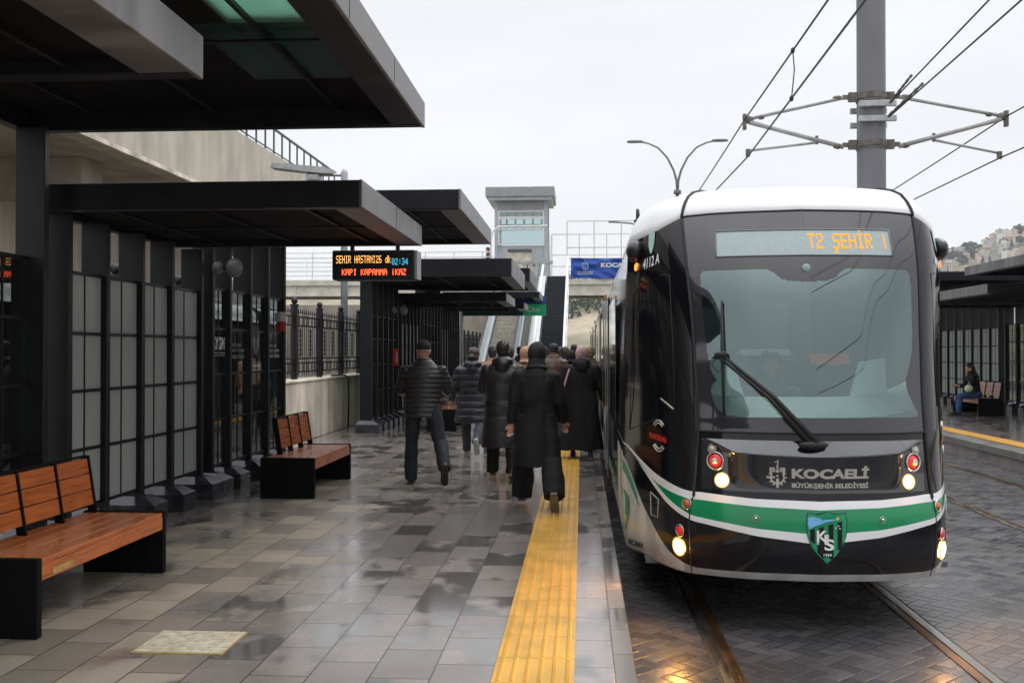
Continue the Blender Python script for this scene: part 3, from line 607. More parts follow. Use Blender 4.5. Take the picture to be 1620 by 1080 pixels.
def gear_geo(b, f, s=1.):
    """town crest: toothed ring with castle block, spokes and a small tower. f(u,v)->point"""
    def ring(r0, r1, a0, a1, n): b.add([f(r * math.cos(a) * s, r * math.sin(a) * s) for a in np.linspace(a0, a1, n) for r in (r0, r1)], [(2 * i, 2 * i + 1, 2 * i + 3, 2 * i + 2) for i in range(n - 1)])
    ring(.30, .40, R(-215), R(35), 40)
    for k in range(9):
        a = R(-205 + k * 29); ring(.40, .5, a - .1, a + .1, 3)
    def q(x0, x1, y0, y1): b.add([f(x * s, y * s) for x, y in ((x0, y0), (x1, y0), (x1, y1), (x0, y1))], [(0, 1, 2, 3)])
    q(-.42, -.26, .22, .56); q(.26, .42, .22, .56); q(-.24, -.13, .30, .56); q(.13, .24, .30, .56); q(-.09, .09, .27, .44); q(-.05, .05, .46, .70); q(-.015, .06, .71, .98); q(-.16, -.01, .84, .9)
    q(-.60, -.12, -.06, .06); q(-.075, .075, -.58, -.06); q(-.06, .06, .02, .14)
b = MB(); b2_ = lambda u, v: (.15 + u, 49.745, 5.82 + v); gear_geo(b, b2_, .36); b.build('emblem', mat('pale_blue_print', (.25, .35, .62), .6, 0, 0, 1, rvar=0), bo, fix=False)
# ------------------------------------------------------------------ lift tower
lt = thing('lift_tower', 'grey glazed lift tower with flat overhanging roof standing on the footbridge', 'tower', (-3.05, 51.5, 5.2))
x0, x1, y0, y1 = -4.42, -1.74, 50.3, 52.8
MB().box(x0 + .1, x1 - .1, y0 + .1, y1 - .1, 0, 6.96).build('wall', GREYP, lt)
rf = MB().box(x0 - .42, x1 + .36, y0 - .5, y1 + .4, 9.35, 9.86, .03).build('roof', ROOFG, lt); MB().box(x0 - .30, x1 + .24, y0 - .4, y1 + .3, 9.2, 9.35).build('roof_soffit', GREYP, rf)
b = MB()
for x in (x0, x1 - .16):
    for y in (y0, y1 - .16): b.box(x, x + .16, y, y + .16, 5.0, 9.2)
b.build('corner_post', GREYP, lt)
MB().box(x0 + .16, x1 - .16, y0 + .02, y1 - .02, 8.72, 9.2).build('upper_panel', ROOFG, lt)
w_ = MB()
for z in (7.74, 7.86, 8.30, 8.36, 8.66): w_.box(x0 + .16, x1 - .16, y0 + .01, y0 + .07, z, z + .06)
for x in (x0 + .18, x1 - .24): w_.box(x, x + .06, y0 + .012, y0 + .068, 7.0, 8.7)
w_.box(x0 + .16, x1 - .16, y0 + .01, y0 + .07, 7.0, 7.06); w_ = w_.build('window', WHITEP, lt)
MB().box(x0 + .16, x1 - .16, y0 + .03, y0 + .045, 6.98, 8.72).build('pane', LIFTG, w_)
b = MB()
for k in range(5): xx = x0 + .5 + k * .45; b.box(xx, xx + .09, y0 + 1.0, y0 + 1.1, 7.9, 8.7)
for z in (8.05, 8.45): b.box(x0 + .3, x1 - .3, y0 + .8, y0 + .9, z, z + .08)
b.build('shaft_frame', mat('shaft_steel', (.10, .11, .12), .5, .3, .1, 6), lt)
dr = MB().box(x0 + .62, x1 - .75, y0 + .075, y0 + .099, 5.2, 6.78, .004).build('door', mat('dirty_cream_door', (.55, .51, .42), .5, 0, .25, 3), lt)
MB().box(x0 + .66, x1 - .80, y0 + .04, y0 + .074, 6.62, 6.78).build('door_header', INTERD, dr); MB().box(x1 - .72, x1 - .62, y0 + .07, y0 + .099, 5.9, 6.15).build('call_panel', INTERD, lt)
b = MB(); b.tube([(-4.55, 49.6, 5.2), (-4.55, 49.6, 7.2), (-4.45, 49.6, 7.6), (-4.15, 49.6, 7.82), (-3.4, 49.6, 7.84), (-1.7, 49.6, 7.84)], .05); b.tube([(-1.6, 49.6, 5.2), (-1.6, 49.6, 8.0)], .04); b.build('guard_arch', WHITEP, lt, True)
# ------------------------------------------------------------------ escalator and stairs up to the bridge
es = thing('escalator', 'escalator with beige steps and white balustrades rising to the footbridge', 'escalator', (-3.2, 36, 0))
ya, yb, za, zb = 35.4, 47.6, .0, 4.9
sl = (zb - za) / (yb - ya); b = MB(); n = 26
for k in range(n):
    y = ya + (yb - ya) * k / n; z = za + (zb - za) * (k + 1) / n; b.box(-3.66, -2.72, y, y + (yb - ya) / n - .012, z - .30, z, .008)
b.build('steps', STEPM, es)
def sloped(b, x0, x1, zlo, zhi, y0=ya, y1=yb, e0=0, e1=0):
    b.prism([(y0, za + zlo), (y1, zb + zlo), (y1, zb + zhi), (y0, za + zhi)], 'x', x0, x1)
for xa in (-3.98, -2.70):
    s_ = MB(); sloped(s_, xa + .04, xa + .26, -.35, .22); s_.build('truss_cladding', mat('escalator_cladding', (.36, .40, .45), .4, .1, .1, 4), es)
    s_ = MB(); sloped(s_, xa + .08, xa + .17, .22, .92); s_.build('balustrade', mat('balustrade_white', (.50, .52, .53), .5, 0, .12, 3), es)
    s_ = MB(); s_.tube([(xa + .12, ya - .5, .86), (xa + .12, ya, za + .95), (xa + .12, yb, zb + .95), (xa + .12, yb + .6, zb + .98)], .05); s_.build('handrail', RUBBER, es, True)
es2 = thing('escalator', 'glass sided escalator squeezed between the beige escalator and the dark stairs', 'escalator', (-2.2, 36, 0))
b = MB()
for k in range(n):
    y = ya + (yb - ya) * k / n; z = za + (zb - za) * (k + 1) / n; b.box(-2.36, -2.06, y, y + (yb - ya) / n - .012, z - .30, z)
b.build('steps', STEPM, es2)
s_ = MB(); sloped(s_, -2.04, -1.96, .0, .95); s_.build('balustrade', LIFTG, es2)
s_ = MB(); sloped(s_, -1.94, -1.72, -.4, .30); s_.build('truss_cladding', WHITEP, es2); s_ = MB(); s_.tube([(-1.84, ya, za + .95), (-1.84, yb, zb + .95)], .06); s_.build('handrail', WHITEP, es2, True)
st = thing('staircase', 'dark staircase climbing to the footbridge beside the escalators', 'staircase', (-1.2, 36, 0))
b = MB(); n = 28
for k in range(n):
    y = 35.6 + 12 * k / n; z = 5.15 * (k + 1) / n; b.box(-1.66, -.76, y, y + 12 / n + .05, max(-.3, z - .5), z - .02)
b.build('steps', DARKSTEP, st)
b = MB()
for k in range(n): y = 35.6 + 12 * k / n; z = 5.15 * (k + 1) / n; b.box(-1.655, -.765, y - .015, y + .05, z - .02, z)
b.build('nosing', mat('stair_nosing', (.045, .048, .055), .5, 0, .2, 5), st)
s_ = MB(); sloped(s_, -.755, -.62, -.25, .25, 35.6, 47.8); s_.tube([(-.68, 35.6, 1.25), (-.68, 47.8, 6.15)], .05); s_.tube([(-.68, 35.6, .8), (-.68, 47.8, 5.7)], .04)
for k in range(9): y = 35.7 + k * 1.5; z = za + sl * (y - ya); s_.tube([(-.68, y, z), (-.68, y, z + 1.15)], .05)
s_.build('side_rail', WHITEP, st)
# exit sign
ex = thing('exit_sign', 'hanging exit sign, blue strip over green with white lettering', 'sign', (-2.6, 34.2, 3.1))
MB().box(-4.1, -2.02, 34.2, 34.3, 2.83, 3.22).build('dark_panel', mat('exit_dark_teal', (.004, .035, .035), .35, 0, .1, 4), ex)
MB().box(-2.02, -1.24, 34.2, 34.3, 2.83, 3.22).build('green_panel', mat('exit_green', (.0, .20, .07), .35, 0, .1, 4, emit=(0, .5, .2), es=.12), ex)
bp = MB().box(-4.1, -1.24, 34.19, 34.3, 3.222, 3.50).build('blue_panel', mat('exit_blue', (.01, .05, .30), .35, 0, .1, 4), ex)
V, F = fit_text('Çıkış', .42, .22, .03); 
for xx in (-1.86,): b = MB(); b.add([(xx + u, 34.195, 2.92 + v) for u, v in V], F); b.build('lettering', LETW, ex, fix=False)
for x in (-3.8, -2.0): MB().box(x - .02, x + .02, 34.23, 34.27, 3.5, 4.6).build('hanger', ALU, ex)
MB().box(-4.2, -1.0, 34.18, 34.32, 4.6, 4.7).build('gantry', ALU, ex); MB().tube([(-4.15, 34.25, 0), (-4.15, 34.25, 4.6)], .07).build('post', ALU, ex, True)
# ------------------------------------------------------------------ lamps
l1 = thing('street_lamp', 'tall street lamp with two curved arms seen above the tram roof', 'street lamp', (5.2, 55, ZR))
b = MB(); b.tube([(5.2, 55, ZR), (5.2, 55, 6), (5.2, 55, 10.3)], [.14, .11, .09], 12); b.tube([(5.2, 55, 10.2), (5.2, 55, 10.42)], .2, 12); b.build('pole', POLEG, l1, True)
b = MB()
for s_ in (-1, 1): b.tube([(5.2 + s_ * u, 55, z) for u, z in ((0, 10.3), (.04, 10.9), (.2, 11.5), (.55, 12.2), (1.05, 12.75), (1.6, 13.0), (2.0, 13.08))], [.07, .07, .06, .055, .05, .045, .045], 8)
b.build('arm', POLEG, l1, True)
for s_ in (-1, 1):
    hd = MB(); hd.loft([(5.2 + s_ * 2.3, 55, 13.04, .42, .14), (5.2 + s_ * 2.3, 55, 13.10, .46, .16), (5.2 + s_ * 2.3, 55, 13.17, .40, .1)], 16); hd.build('lamp_head', POLEG, l1, True)
l2 = thing('street_lamp', 'grey lamp post with one flat head behind the low wall', 'street lamp', (-5.62, 23.3, 0))
MB().tube([(-5.62, 23.3, 0), (-5.62, 23.3, 5.84), (-5.62, 23.3, 5.92)], [.085, .08, .04], 14).build('pole', mat('pale_pole', (.34, .37, .40), .5, .2, .1, 4), l2, True)
MB().tube([(-5.62, 23.3, 5.78), (-6.5, 23.3, 5.80)], .04).build('arm', ALU, l2, True)
b = MB(); b.prism([(-7.35, 5.95), (-7.3, 6.06), (-6.1, 5.95), (-5.85, 5.88), (-5.87, 5.79), (-6.15, 5.80)], 'y', 23.1, 23.5); b.build('lamp_head', ALU, l2); MB().box(-6.5, -6.2, 23.14, 23.46, 5.64, 5.80, .02).build('driver_box', ALU, l2)
l3 = thing('street_lamp', 'slim single arm lamp far behind the banner', 'street lamp', (4.9, 74, ZR))
MB().tube([(4.9, 74, ZR), (4.9, 74, 10.4)], .09).build('pole', POLEG, l3, True); MB().tube([(4.9, 74, 10.3), (4.5, 74, 10.75), (3.6, 74, 11.05), (2.4, 74, 11.15)], .06).build('arm', POLEG, l3, True); MB().box(1.95, 2.6, 73.9, 74.1, 11.1, 11.22).build('lamp_head', POLEG, l3)
# ------------------------------------------------------------------ catenary mast, arms and wires
PMX, PMY = 3.51, 12.4
ms = thing('catenary_mast', 'thick grey round catenary mast rising behind the tram with pipe arms both ways', 'mast', (PMX, PMY, ZR))
MB().tube([(PMX, PMY, ZR), (PMX, PMY, 9.5)], .168, 40).build('pole', POLEG, ms, 40)
for z, lab in ((4.66, 1), (4.08, 1)):
    b = MB(); b.tube([(PMX, PMY, z), (PMX, PMY, z + .07)], .18, 32); b.tube([(PMX, PMY, z - .03), (PMX, PMY, z - .015)], .178, 32)
    for s_ in (-1, 1): b.box(PMX + s_ * .22 - .05, PMX + s_ * .22 + .05, PMY - .03, PMY + .03, z - .02, z + .09); b.box(PMX + s_ * .30 - .04, PMX + s_ * .30 + .04, PMY - .02, PMY + .02, z + .01, z + .06)
    b.build('clamp', RUST, ms)
b = MB()
for z in (4.57, 4.39): b.box(PMX - .2, PMX + .24, PMY - .215, PMY - .17, z - .035, z + .035, .004); b.box(PMX - .2, PMX + .24, PMY + .17, PMY + .215, z - .035, z + .035, .004); b.box(PMX - .15, PMX + .15, PMY - .175, PMY + .175, z - .02, z + .0)
b.build('bracket_plate', ALU, ms)
TL, TR = (1.99, PMY, 4.44), (5.10, PMY, 4.43)
for tip, s_ in ((TL, -1), (TR, 1)):
    u = MB(); u.tube([(PMX + s_ * .33, PMY, 4.69), (tip[0] - s_ * .1, PMY, tip[2] + .02)], .021, 10); u.build('top_tube', TUBEG, ms, True)
    u = MB(); u.tube([(PMX + s_ * .33, PMY, 4.09), (tip[0] - s_ * .06, PMY, tip[2] - .03)], .028, 10); u.build('strut_tube', TUBEG, ms, True)
    j = (2.86, 4.19) if s_ < 0 else (4.25, 4.20); w2 = (2.03, 4.06) if s_ < 0 else (5.02, 3.99)
    u = MB(); u.tube([(j[0], PMY, j[1] - .04), (w2[0], PMY, w2[1])], .016, 8); u.build('steady_arm', TUBEG, ms, True)
    def fit(fn, nm='insulator_fitting'):
        u = MB(); fn(u); u.build(nm, RUST, ms, 30)
    fit(lambda u: (u.ell((tip[0] - s_ * .05, PMY, tip[2]), (.06, .03, .05)), u.box(tip[0] - .02, tip[0] + .02, PMY - .03, PMY + .03, tip[2] - .12, tip[2] + .07)), 'tip_clamp')
    fit(lambda u: u.tube([(j[0], PMY, j[1] + .04), (j[0], PMY, j[1] - .06)], .02), 'hook'); fit(lambda u: u.box(w2[0] - .025, w2[0] + .025, PMY - .02, PMY + .02, w2[1] - .07, w2[1] + .02), 'wire_clip')
    fit(lambda u: u.ell((tip[0] - s_ * .2, PMY, tip[2] + .03), (.045, .025, .03))); fit(lambda u: u.ell((PMX + s_ * .40, PMY, 4.69), (.06, .025, .03))); fit(lambda u: u.ell((PMX + s_ * .40, PMY, 4.10), (.06, .03, .035)))
def wire(name, pts, label, r_=.008, grp='overhead wires'):
    o = MB().tube(pts, r_, 6).build(name, WIRE, None, True); tag(o, label, 'wire', grp); return o
def sag(p, q, n=16, s=.0): return [(p[0] + (q[0] - p[0]) * t, p[1] + (q[1] - p[1]) * t, p[2] + (q[2] - p[2]) * t - s * 4 * t * (1 - t)) for t in np.linspace(0, 1, n)]
wire('messenger_wire', sag((2.0, -14, 4.5), TL, 24, .0) + sag(TL, (1.75, 45, 4.6), 24, .35)[1:], 'upper carrying wire of the near track, held by the left arm tip', .010)
wire('contact_wire', sag((1.55, -14, 4.03), (2.03, PMY, 3.99), 24) + sag((2.03, PMY, 3.99), (1.4, 45, 3.99), 24)[1:], 'lower contact wire of the near track above the tram', .010)
wire('messenger_wire', sag((5.4, -14, 4.55), TR, 24, .0) + sag(TR, (5.45, 45, 4.55), 24, .35)[1:], 'upper carrying wire of the far track, held by the right arm tip', .009)
wire('contact_wire', sag((5.9, -14, 3.97), (5.02, PMY, 3.93), 24) + sag((5.02, PMY, 3.93), (5.6, 45, 3.95), 24)[1:], 'lower contact wire of the far track at the right', .009)
wire('feeder_wire', sag((PMX + .17, PMY - .19, 4.57), (2.55, -14, 5.3), 16), 'left of the two anchor wires running from the mast over the camera', .009)
wire('feeder_wire', sag((PMX + .15, PMY - .19, 4.40), (3.15, -14, 4.9), 16), 'right of the two anchor wires running from the mast over the camera', .009)
b = MB()
for (a, c) in (((3.68, PMY - .19, 4.58), (3.60, PMY - 1.2, 4.62)), ((3.66, PMY - .19, 4.42), (3.62, PMY - 1.5, 4.45))):
    pts = sag(a, c, 12); b.tube(pts, [.019 if k % 2 else .011 for k in range(12)], 6)
b.build('anchor_chain', RUST, ms)
def dropper(y, xa, zat, xb, zbt, lab):
    o = MB().tube([(xa, y, zat), (xa * .6 + xb * .4 + .02, y, zat * .6 + zbt * .4), (xb, y, zbt)], .006, 6).ell((xa, y, zat), (.02, .03, .03)).ell((xb, y, zbt), (.02, .03, .03)).build('dropper', WIRE, None, True); tag(o, lab, 'dropper', 'droppers between the overhead wires')
dropper(9.6, 1.993, 4.45, 1.98, 3.995, 'dropper hanging in front of the arm at the left of the mast'); dropper(18.5, 1.95, 4.28, 1.91, 3.99, 'dropper between the near track wires beyond the lamp'); dropper(17.3, 5.14, 4.29, 5.1, 3.935, 'dropper between the far track wires right of the mast')
# ------------------------------------------------------------------ tram
XC = 1.575
TA = np.array([(-.02, 1.25, 6.88), (.05, 1.27, 6.81), (.2, 1.285, 6.74), (.5, 1.29, 6.74), (.7, 1.29, 6.785), (1.0, 1.29, 6.81), (1.16, 1.29, 6.83), (1.75, 1.28, 6.965), (2.18, 1.265, 7.08), (2.45, 1.245, 7.20), (2.64, 1.225, 7.30)]); TA[:, 1] *= .965
LT = np.array([0, .33, .5, .67, .72, .76, .80, .85, .9, .95, 1])
DL = np.array([0, .06, .14, .26, .33, .42, .54, .72, .92, 1.12, 1.35]); DH = np.array([0, .04, .09, .19, .225, .26, .3, .39, .51, .68, .95])
lf = np.linspace(0, 1, 401)
def _sm(y):
    d = np.interp(lf, LT, y); e = np.pad(d, 20, mode='reflect', reflect_type='odd'); return np.convolve(e, np.ones(41) / 41, 'valid')
DLf, DHf = _sm(DL), _sm(DH)
_zf = np.linspace(-.02, 2.64, 267)
def _smz(c):
    d = np.interp(_zf, TA[:, 0], TA[:, c]); e = np.pad(d, 8, mode='reflect', reflect_type='odd'); return np.convolve(e, np.ones(17) / 17, 'valid')
WZ, YZ = _smz(1), _smz(2)
def _wide(y, w):
    e = np.pad(y, w, mode='reflect', reflect_type='odd'); return np.convolve(e, np.hanning(2 * w + 1) / np.hanning(2 * w + 1).sum(), 'valid')
_bl = np.clip((_zf - 1.02) / .12, 0, 1); YZ = YZ * (1 - _bl) + _wide(YZ, 45) * _bl; WZ = _wide(WZ, 20); DHf = _wide(DHf, 30); DHf -= DHf[0]; DLf = _wide(DLf, 8); DLf -= DLf[0]
def S(s, z, off=0.):
    """point of the tram's skin: s = lateral fraction (0 nose, +-1 corner, beyond: straight side), z above the platform"""
    def P(s, z):
        a = abs(s); l = min(a, 1); k = min(max((z - 1.1) / 1.5, 0), 1); k = k * k * (3 - 2 * k)
        D = np.interp(l, lf, DLf) * (1 - k) + np.interp(l, lf, DHf) * k
        return np.array((XC + math.copysign(l * np.interp(z, _zf, WZ), s), np.interp(z, _zf, YZ) + D + max(a - 1, 0) * 2, z))
    p = P(s, z)
    if off:
        e = .012; u = P(s + e, z) - P(s - e, z); v = P(s, z + e) - P(s, z - e); n = np.cross(u, v); n /= np.linalg.norm(n); p = p + n * off
    return p
tr = thing('tram', 'black, white and green tram with lit headlights standing at the platform edge', 'tram', (XC, 6.9, ZR))
bs_ = np.array([0, .33, .62, .66, .72, .78, .84, .91, .95, .985, 1.0, 3])
BL = [(.065, .06, .052, .05, .047, .044, .04, .035, .03, .02, .015, .0), (.118, .112, .102, .104, .13, .18, .30, .475, .63, .74, .78, .80), (.323, .365, .425, .432, .465, .515, .605, .735, .81, .855, .865, .88),
      (.388, .415, .462, .468, .505, .557, .642, .752, .812, .860, .868, .882), (.55, .56, .58, .578, .59, .611, .646, .735, .812, .862, .870, .884), (.605, .61, .632, .628, .643, .671, .706, .78, .83, .868, .875, .888)]
sf_ = np.linspace(0, 3, 1501)
def _sms(y): d = np.interp(sf_, bs_, y); e = np.pad(d, 12, mode='reflect', reflect_type='odd'); return np.convolve(e, np.ones(25) / 25, 'valid')
BLf = [_sms(y) for y in BL]
def zroof(s): return float(np.interp(abs(s), [0, .55, .69, .75, .84, .92, .99, 1.3, 3], [2.612, 2.605, 2.60, 2.57, 2.517, 2.49, 2.472, 2.44, 2.40]))
def zb(k, s): return float(np.interp(abs(s), sf_, BLf[k]))
ZW0 = 1.05
def seam(z): return float(np.interp(z, [0, .11, .4, .56, .6, 1.0, 1.3, 1.8, 2.2, 2.61], [.665, .665, .672, .664, .645, .618, .618, .640, .670, .705]))
bands = [(0, 1, 0), (1, 2, 1), (2, 3, 2), (3, 4, 3), (4, 5, 2)]
scols = sorted(set([round(x, 4) for x in list(np.linspace(0, .60, 22)) + list(np.linspace(.6, 1.02, 50)) + list(np.linspace(1.04, 1.6, 15))]))
scols = [-x for x in scols[:0:-1]] + scols
def strip(b, zl, zh, cols, nz, off=0.):
    b.grid([[S(s, zl(s) + (zh(s) - zl(s)) * j / nz, off) for s in cols] for j in range(nz + 1)])
skin = MB()
for lo, hi, m_ in bands:
    skin.m = m_; strip(skin, lambda s, k=lo: zb(k, s), lambda s, k=hi: zb(k, s) + 1e-5, scols, 5)
skin.m = 1; strip(skin, lambda s: zb(5, s), lambda s: ZW0, scols, 8)
# black corner pillars and dark side lights, either side of the windscreen opening
for sg in (-1, 1):
    ccs = [x for x in scols if x > .72]
    P = []
    for j in range(41):
        t = j / 40; row = []
        zz = ZW0 + (2.45 - ZW0) * t; s0 = seam(zz)
        cols = list(np.linspace(s0, .74, 6)) + [c for c in ccs if c > .745]
        for s in cols: row.append(S(sg * s, ZW0 + (zroof(s) - ZW0) * t))
        P.append(row)
    skin.m = 1; skin.grid(P)
skin.build('body', [GREYL, BLACKG, WHITEG, GREENG], tr, 50)
# white side of the grey lip behind the corner
SKIRTM = mat('dirty_white_skirt', (.62, .60, .56), .3, 0, .28, 2.2, 0, 1, .2, rvar=.15, stretch=(1, 1, .5))
for sg in (-1, 1):
    wl = MB(); cols = [sg * s for s in np.linspace(.70, 1.6, 60)]
    wl.grid([[S(s, zb(0, s) + .012 + max(0, zb(1, s) - zb(0, s) - .012) * j / 6, .003) for s in cols] for j in range(7)])
    wl.build('side_skirt', SKIRTM, tr, 50)
# roof shell
prof = [(0, 0), (.012, -.004), (.06, .012), (.13, .045), (.20, .10), (.25, .18), (.285, .30), (.30, .5), (.305, .8)]
rf_ = MB(); P = []
ctr = lambda p: np.array((XC, max(p[1], 9.2), 0))
for dz, ins in prof:
    row = []
    for s in scols:
        p = S(s, zroof(s)); e = .01; q = S(s + e, zroof(s)) - S(s - e, zroof(s)); n = np.array((-q[1], q[0], 0)); n /= np.linalg.norm(n)
        zt_ = p[2] + dz * (2.845 - p[2]) / .305
        w = min(1, ins / .8)
        inn = p + n * ins
        inn[0] = XC + (inn[0] - XC) if abs(s) < .3 else inn[0]
        if (p[0] - XC) * (inn[0] - XC) < 0: inn[0] = XC
        row.append((inn[0], inn[1], zt_))
    P.append(row)
rf_.grid(P); n_ = len(scols); last = P[-1]; mid = n_ // 2
for k in range(mid): rf_.add([last[k], last[k + 1], last[n_ - 2 - k], last[n_ - 1 - k]], [(0, 1, 2, 3)] if k < mid - 1 else [(0, 1, 3)])
roof = rf_.build('roof', WHITEG, tr, 60)
MB().box(XC - .48, XC + .22, 8.6, 10.2, 2.83, 2.875, .01).build('roof_unit', GREYP, roof); MB().tube([(.50, 8.95, 2.76), (.495, 8.98, 2.87)], [.022, .014], 8).ell((.50, 8.95, 2.76), (.04, .10, .025)).build('antenna', RUBBER, roof, True)
# windscreen: black printed border with a see-through field
def clear_half(z, right=False):  # half width of the see-through field; border bulges imitate dark reflections in the glass
    if right: return float(np.interp(z, [1.155, 1.19, 1.22, 1.33, 1.41, 1.5, 1.62, 2.05, 2.15, 2.175], [.575, .578, .560, .520, .515, .545, .572, .600, .602, .585]))
    return float(np.interp(z, [1.155, 1.165, 1.2, 1.26, 1.32, 1.37, 1.40, 1.44, 1.5, 1.85, 2.05, 2.15, 2.175], [.41, .47, .515, .535, .548, .540, .515, .535, .555, .585, .595, .595, .58]))
def bow(s, z):  # camera pod that dips into the top of the field
    return z > np.interp(abs(s + .005), [0, .10, .15, .19, .22], [2.085, 2.09, 2.11, 2.155, 2.175])
fr, gl = MB(), MB(); nzw, nsw = 210, 250
G = []
for j in range(nzw + 1):
    t = j / nzw; row = []
    for i in range(nsw + 1):
        zr = ZW0 + (2.61 - ZW0) * t; s = seam(zr) * (2 * i / nsw - 1); z = ZW0 + (zroof(s) - ZW0) * t; row.append((s, z))
    G.append(row)
PV = [[S(s, z, .002) for s, z in row] for row in G]; vf = {}; vg = {}
for j in range(nzw):
    for i in range(nsw):
        s = (G[j][i][0] + G[j + 1][i + 1][0]) / 2; z = (G[j][i][1] + G[j + 1][i + 1][1]) / 2
        clear = 1.155 < z < 2.175 and abs(s) < clear_half(z, s > 0) and not bow(s, z)
        B_, D_ = (gl, vg) if clear else (fr, vf); q = []
        for a, c in ((j, i), (j, i + 1), (j + 1, i + 1), (j + 1, i)):
            if (a, c) not in D_: D_[a, c] = len(B_.v); B_.v.append(tuple(PV[a][c]))
            q.append(D_[a, c])
        B_.f.append(tuple(q)); B_.mi.append(0)
wsf = fr.build('windscreen_border', mat('windscreen_print', (.030, .029, .033), .06, 0, .05, 2, 0, 1, .6, rvar=.02), tr, True); gl.build('windscreen', WINDG, tr, True)
def skin_tube(path, r_, mats, name, parent, off=.004, n=6):
    b = MB(); b.tube([S(s, z, off) for s, z in path], r_, n); return b.build(name, mats, parent, True)
for sg in (-1, 1):
    skin_tube([(sg * seam(z), z) for z in np.linspace(.60, 2.60, 50)], .011, RUBBER, 'seam_trim', tr)
    skin_tube([(sg * seam(z), z) for z in np.linspace(.06, .62, 24)], .005, RUBBER, 'panel_gap', tr, .0)
    p0 = S(sg * .705, 2.60); skin_tube([(sg * .70, 2.60), (sg * .70, 2.63)], .01, RUBBER, 'roof_seam', tr)
    MB().tube([np.array(P[k][min(range(n_), key=lambda q: abs(scols[q] - sg * .70))]) + np.array((0, -.003, .003)) for k in range(0, 8)], .012, 6).build('roof_seam', RUBBER, tr, True)
skin_tube([(s, ZW0) for s in np.linspace(-.62, .62, 60)], .008, RUBBER, 'windscreen_seal', tr)
skin_tube([(s, zroof(s)) for s in np.linspace(-.70, .70, 60)], .007, RUBBER, 'windscreen_seal', tr)
# raised bonnet between the lamp clusters: its upper lip faces the sky
def bump(s, z):
    zt_, zl = 1.0, .905 - .03 * (1 - min(1, (abs(s) / .5) ** 2)) + .02
    side = 1 - min(1, max(0, (abs(s) - .40 - max(0, (z - .90)) * 1.6) / .055)) ** 2 if True else 1
    if z >= zl: h = (zt_ - z) / (zt_ - zl)
    else: h = max(0, (z - .665) / (zl - .665)) ** 1.3
    return .055 * max(0, min(1, h)) * max(0, side)
bn = MB(); sb = np.linspace(-.60, .60, 121); zz = list(np.linspace(.655, .86, 14)) + list(np.linspace(.87, .94, 12)) + list(np.linspace(.948, 1.0, 8))
bn.grid([[S(s, z, .003 + bump(s, z)) for s in sb] for z in zz]); bnt = bn.build('bonnet', mat('bonnet_lacquer', (.010, .010, .013), .10, 0, 0, 1, 0, 1, 1., rvar=.02, spec=.6), tr, 40)
def decal(poly, m, name, parent, off=.006, lift=None):
    b = MB(); b.add([S(s, z, off + (lift(s, z) if lift else 0)) for s, z in poly], [tuple(range(len(poly)))]); return b.build(name, m, parent, fix=False)
def stext(body, s0, s1, z0, z1, m, name, parent, off=.006, bold=.02, lift=None, shear=0.):
    V, F = fit_text(body, 1, 1, bold); b = MB(); b.add([S(s0 + (s1 - s0) * u, z0 + (z1 - z0) * v + shear * u, off + (lift(s0 + (s1 - s0) * u, z0 + (z1 - z0) * v) if lift else 0)) for u, v in V], F); return b.build(name, m, parent, fix=False)
stext('KOCAELİ', -.142, .262, .752, .838, SILVER, 'lettering', bnt, .006, .05, bump)
stext('BÜYÜKŞEHİR BELEDİYESİ', -.142, .262, .683, .731, SILVER, 'lettering', bnt, .006, .03, bump)
b = MB(); gear_geo(b, lambda u, v: S(-.215 + u / 1.22, .757 + v, .006 + bump(-.215 + u / 1.22, .757 + v)), .118); b.build('emblem', SILVER, bnt, fix=False)
# destination display
pale = mat('display_pale_panel', (.30, .37, .37), .25, 0, .06, 60, 0, 1, .4)
def rrect(s0, s1, z0, z1, r_=.02, n=6):
    out = []
    for cs, cz, a0 in ((s1 - r_, z1 - r_, 0), (s0 + r_, z1 - r_, 90), (s0 + r_, z0 + r_, 180), (s1 - r_, z0 + r_, 270)):
        out += [(cs + r_ * math.cos(R(a0 + 90 * k / n)), cz + r_ * math.sin(R(a0 + 90 * k / n))) for k in range(n + 1)]
    return out
dd = MB(); cols = np.linspace(-.508, .508, 40); dd.grid([[S(s, z, .004) for s in cols] for z in np.linspace(2.275, 2.465, 4)]); dd = dd.build('destination_display', pale, tr, True)
ed = MB(); pts = [S(s, z, .006) for s, z in [(-.508, z) for z in np.linspace(2.275, 2.465, 5)] + [(s, 2.465) for s in cols] + [(.508, z) for z in np.linspace(2.465, 2.275, 5)] + [(s, 2.275) for s in cols[::-1]]]; ed.tube(pts, .006, 5); ed.build('display_frame', mat('display_rim', (.16, .19, .19), .4, 0, 0, 1), dd, True)
cells = led_cells('T2 ŞEHİR |'); b = MB(); pw = .475 / 59; ph = .112 / 7
for c, r_ in cells:
    s0 = .012 + c * pw; z0 = 2.322 + r_ * ph; b.add([S(s0, z0, .007), S(s0 + pw * .9, z0, .007), S(s0 + pw * .9, z0 + ph * .86, .007), S(s0, z0 + ph * .86, .007)], [(0, 1, 2, 3)])
b.build('led_text', LED_A, dd, fix=False)
b = MB(); b.ell(S(-.012, 2.178, .01), (.03, .012, .03), 18, 12); b.build('camera_eye', mat('camera_dome', (.28, .36, .36), .15, 0, 0, 1), tr, True)
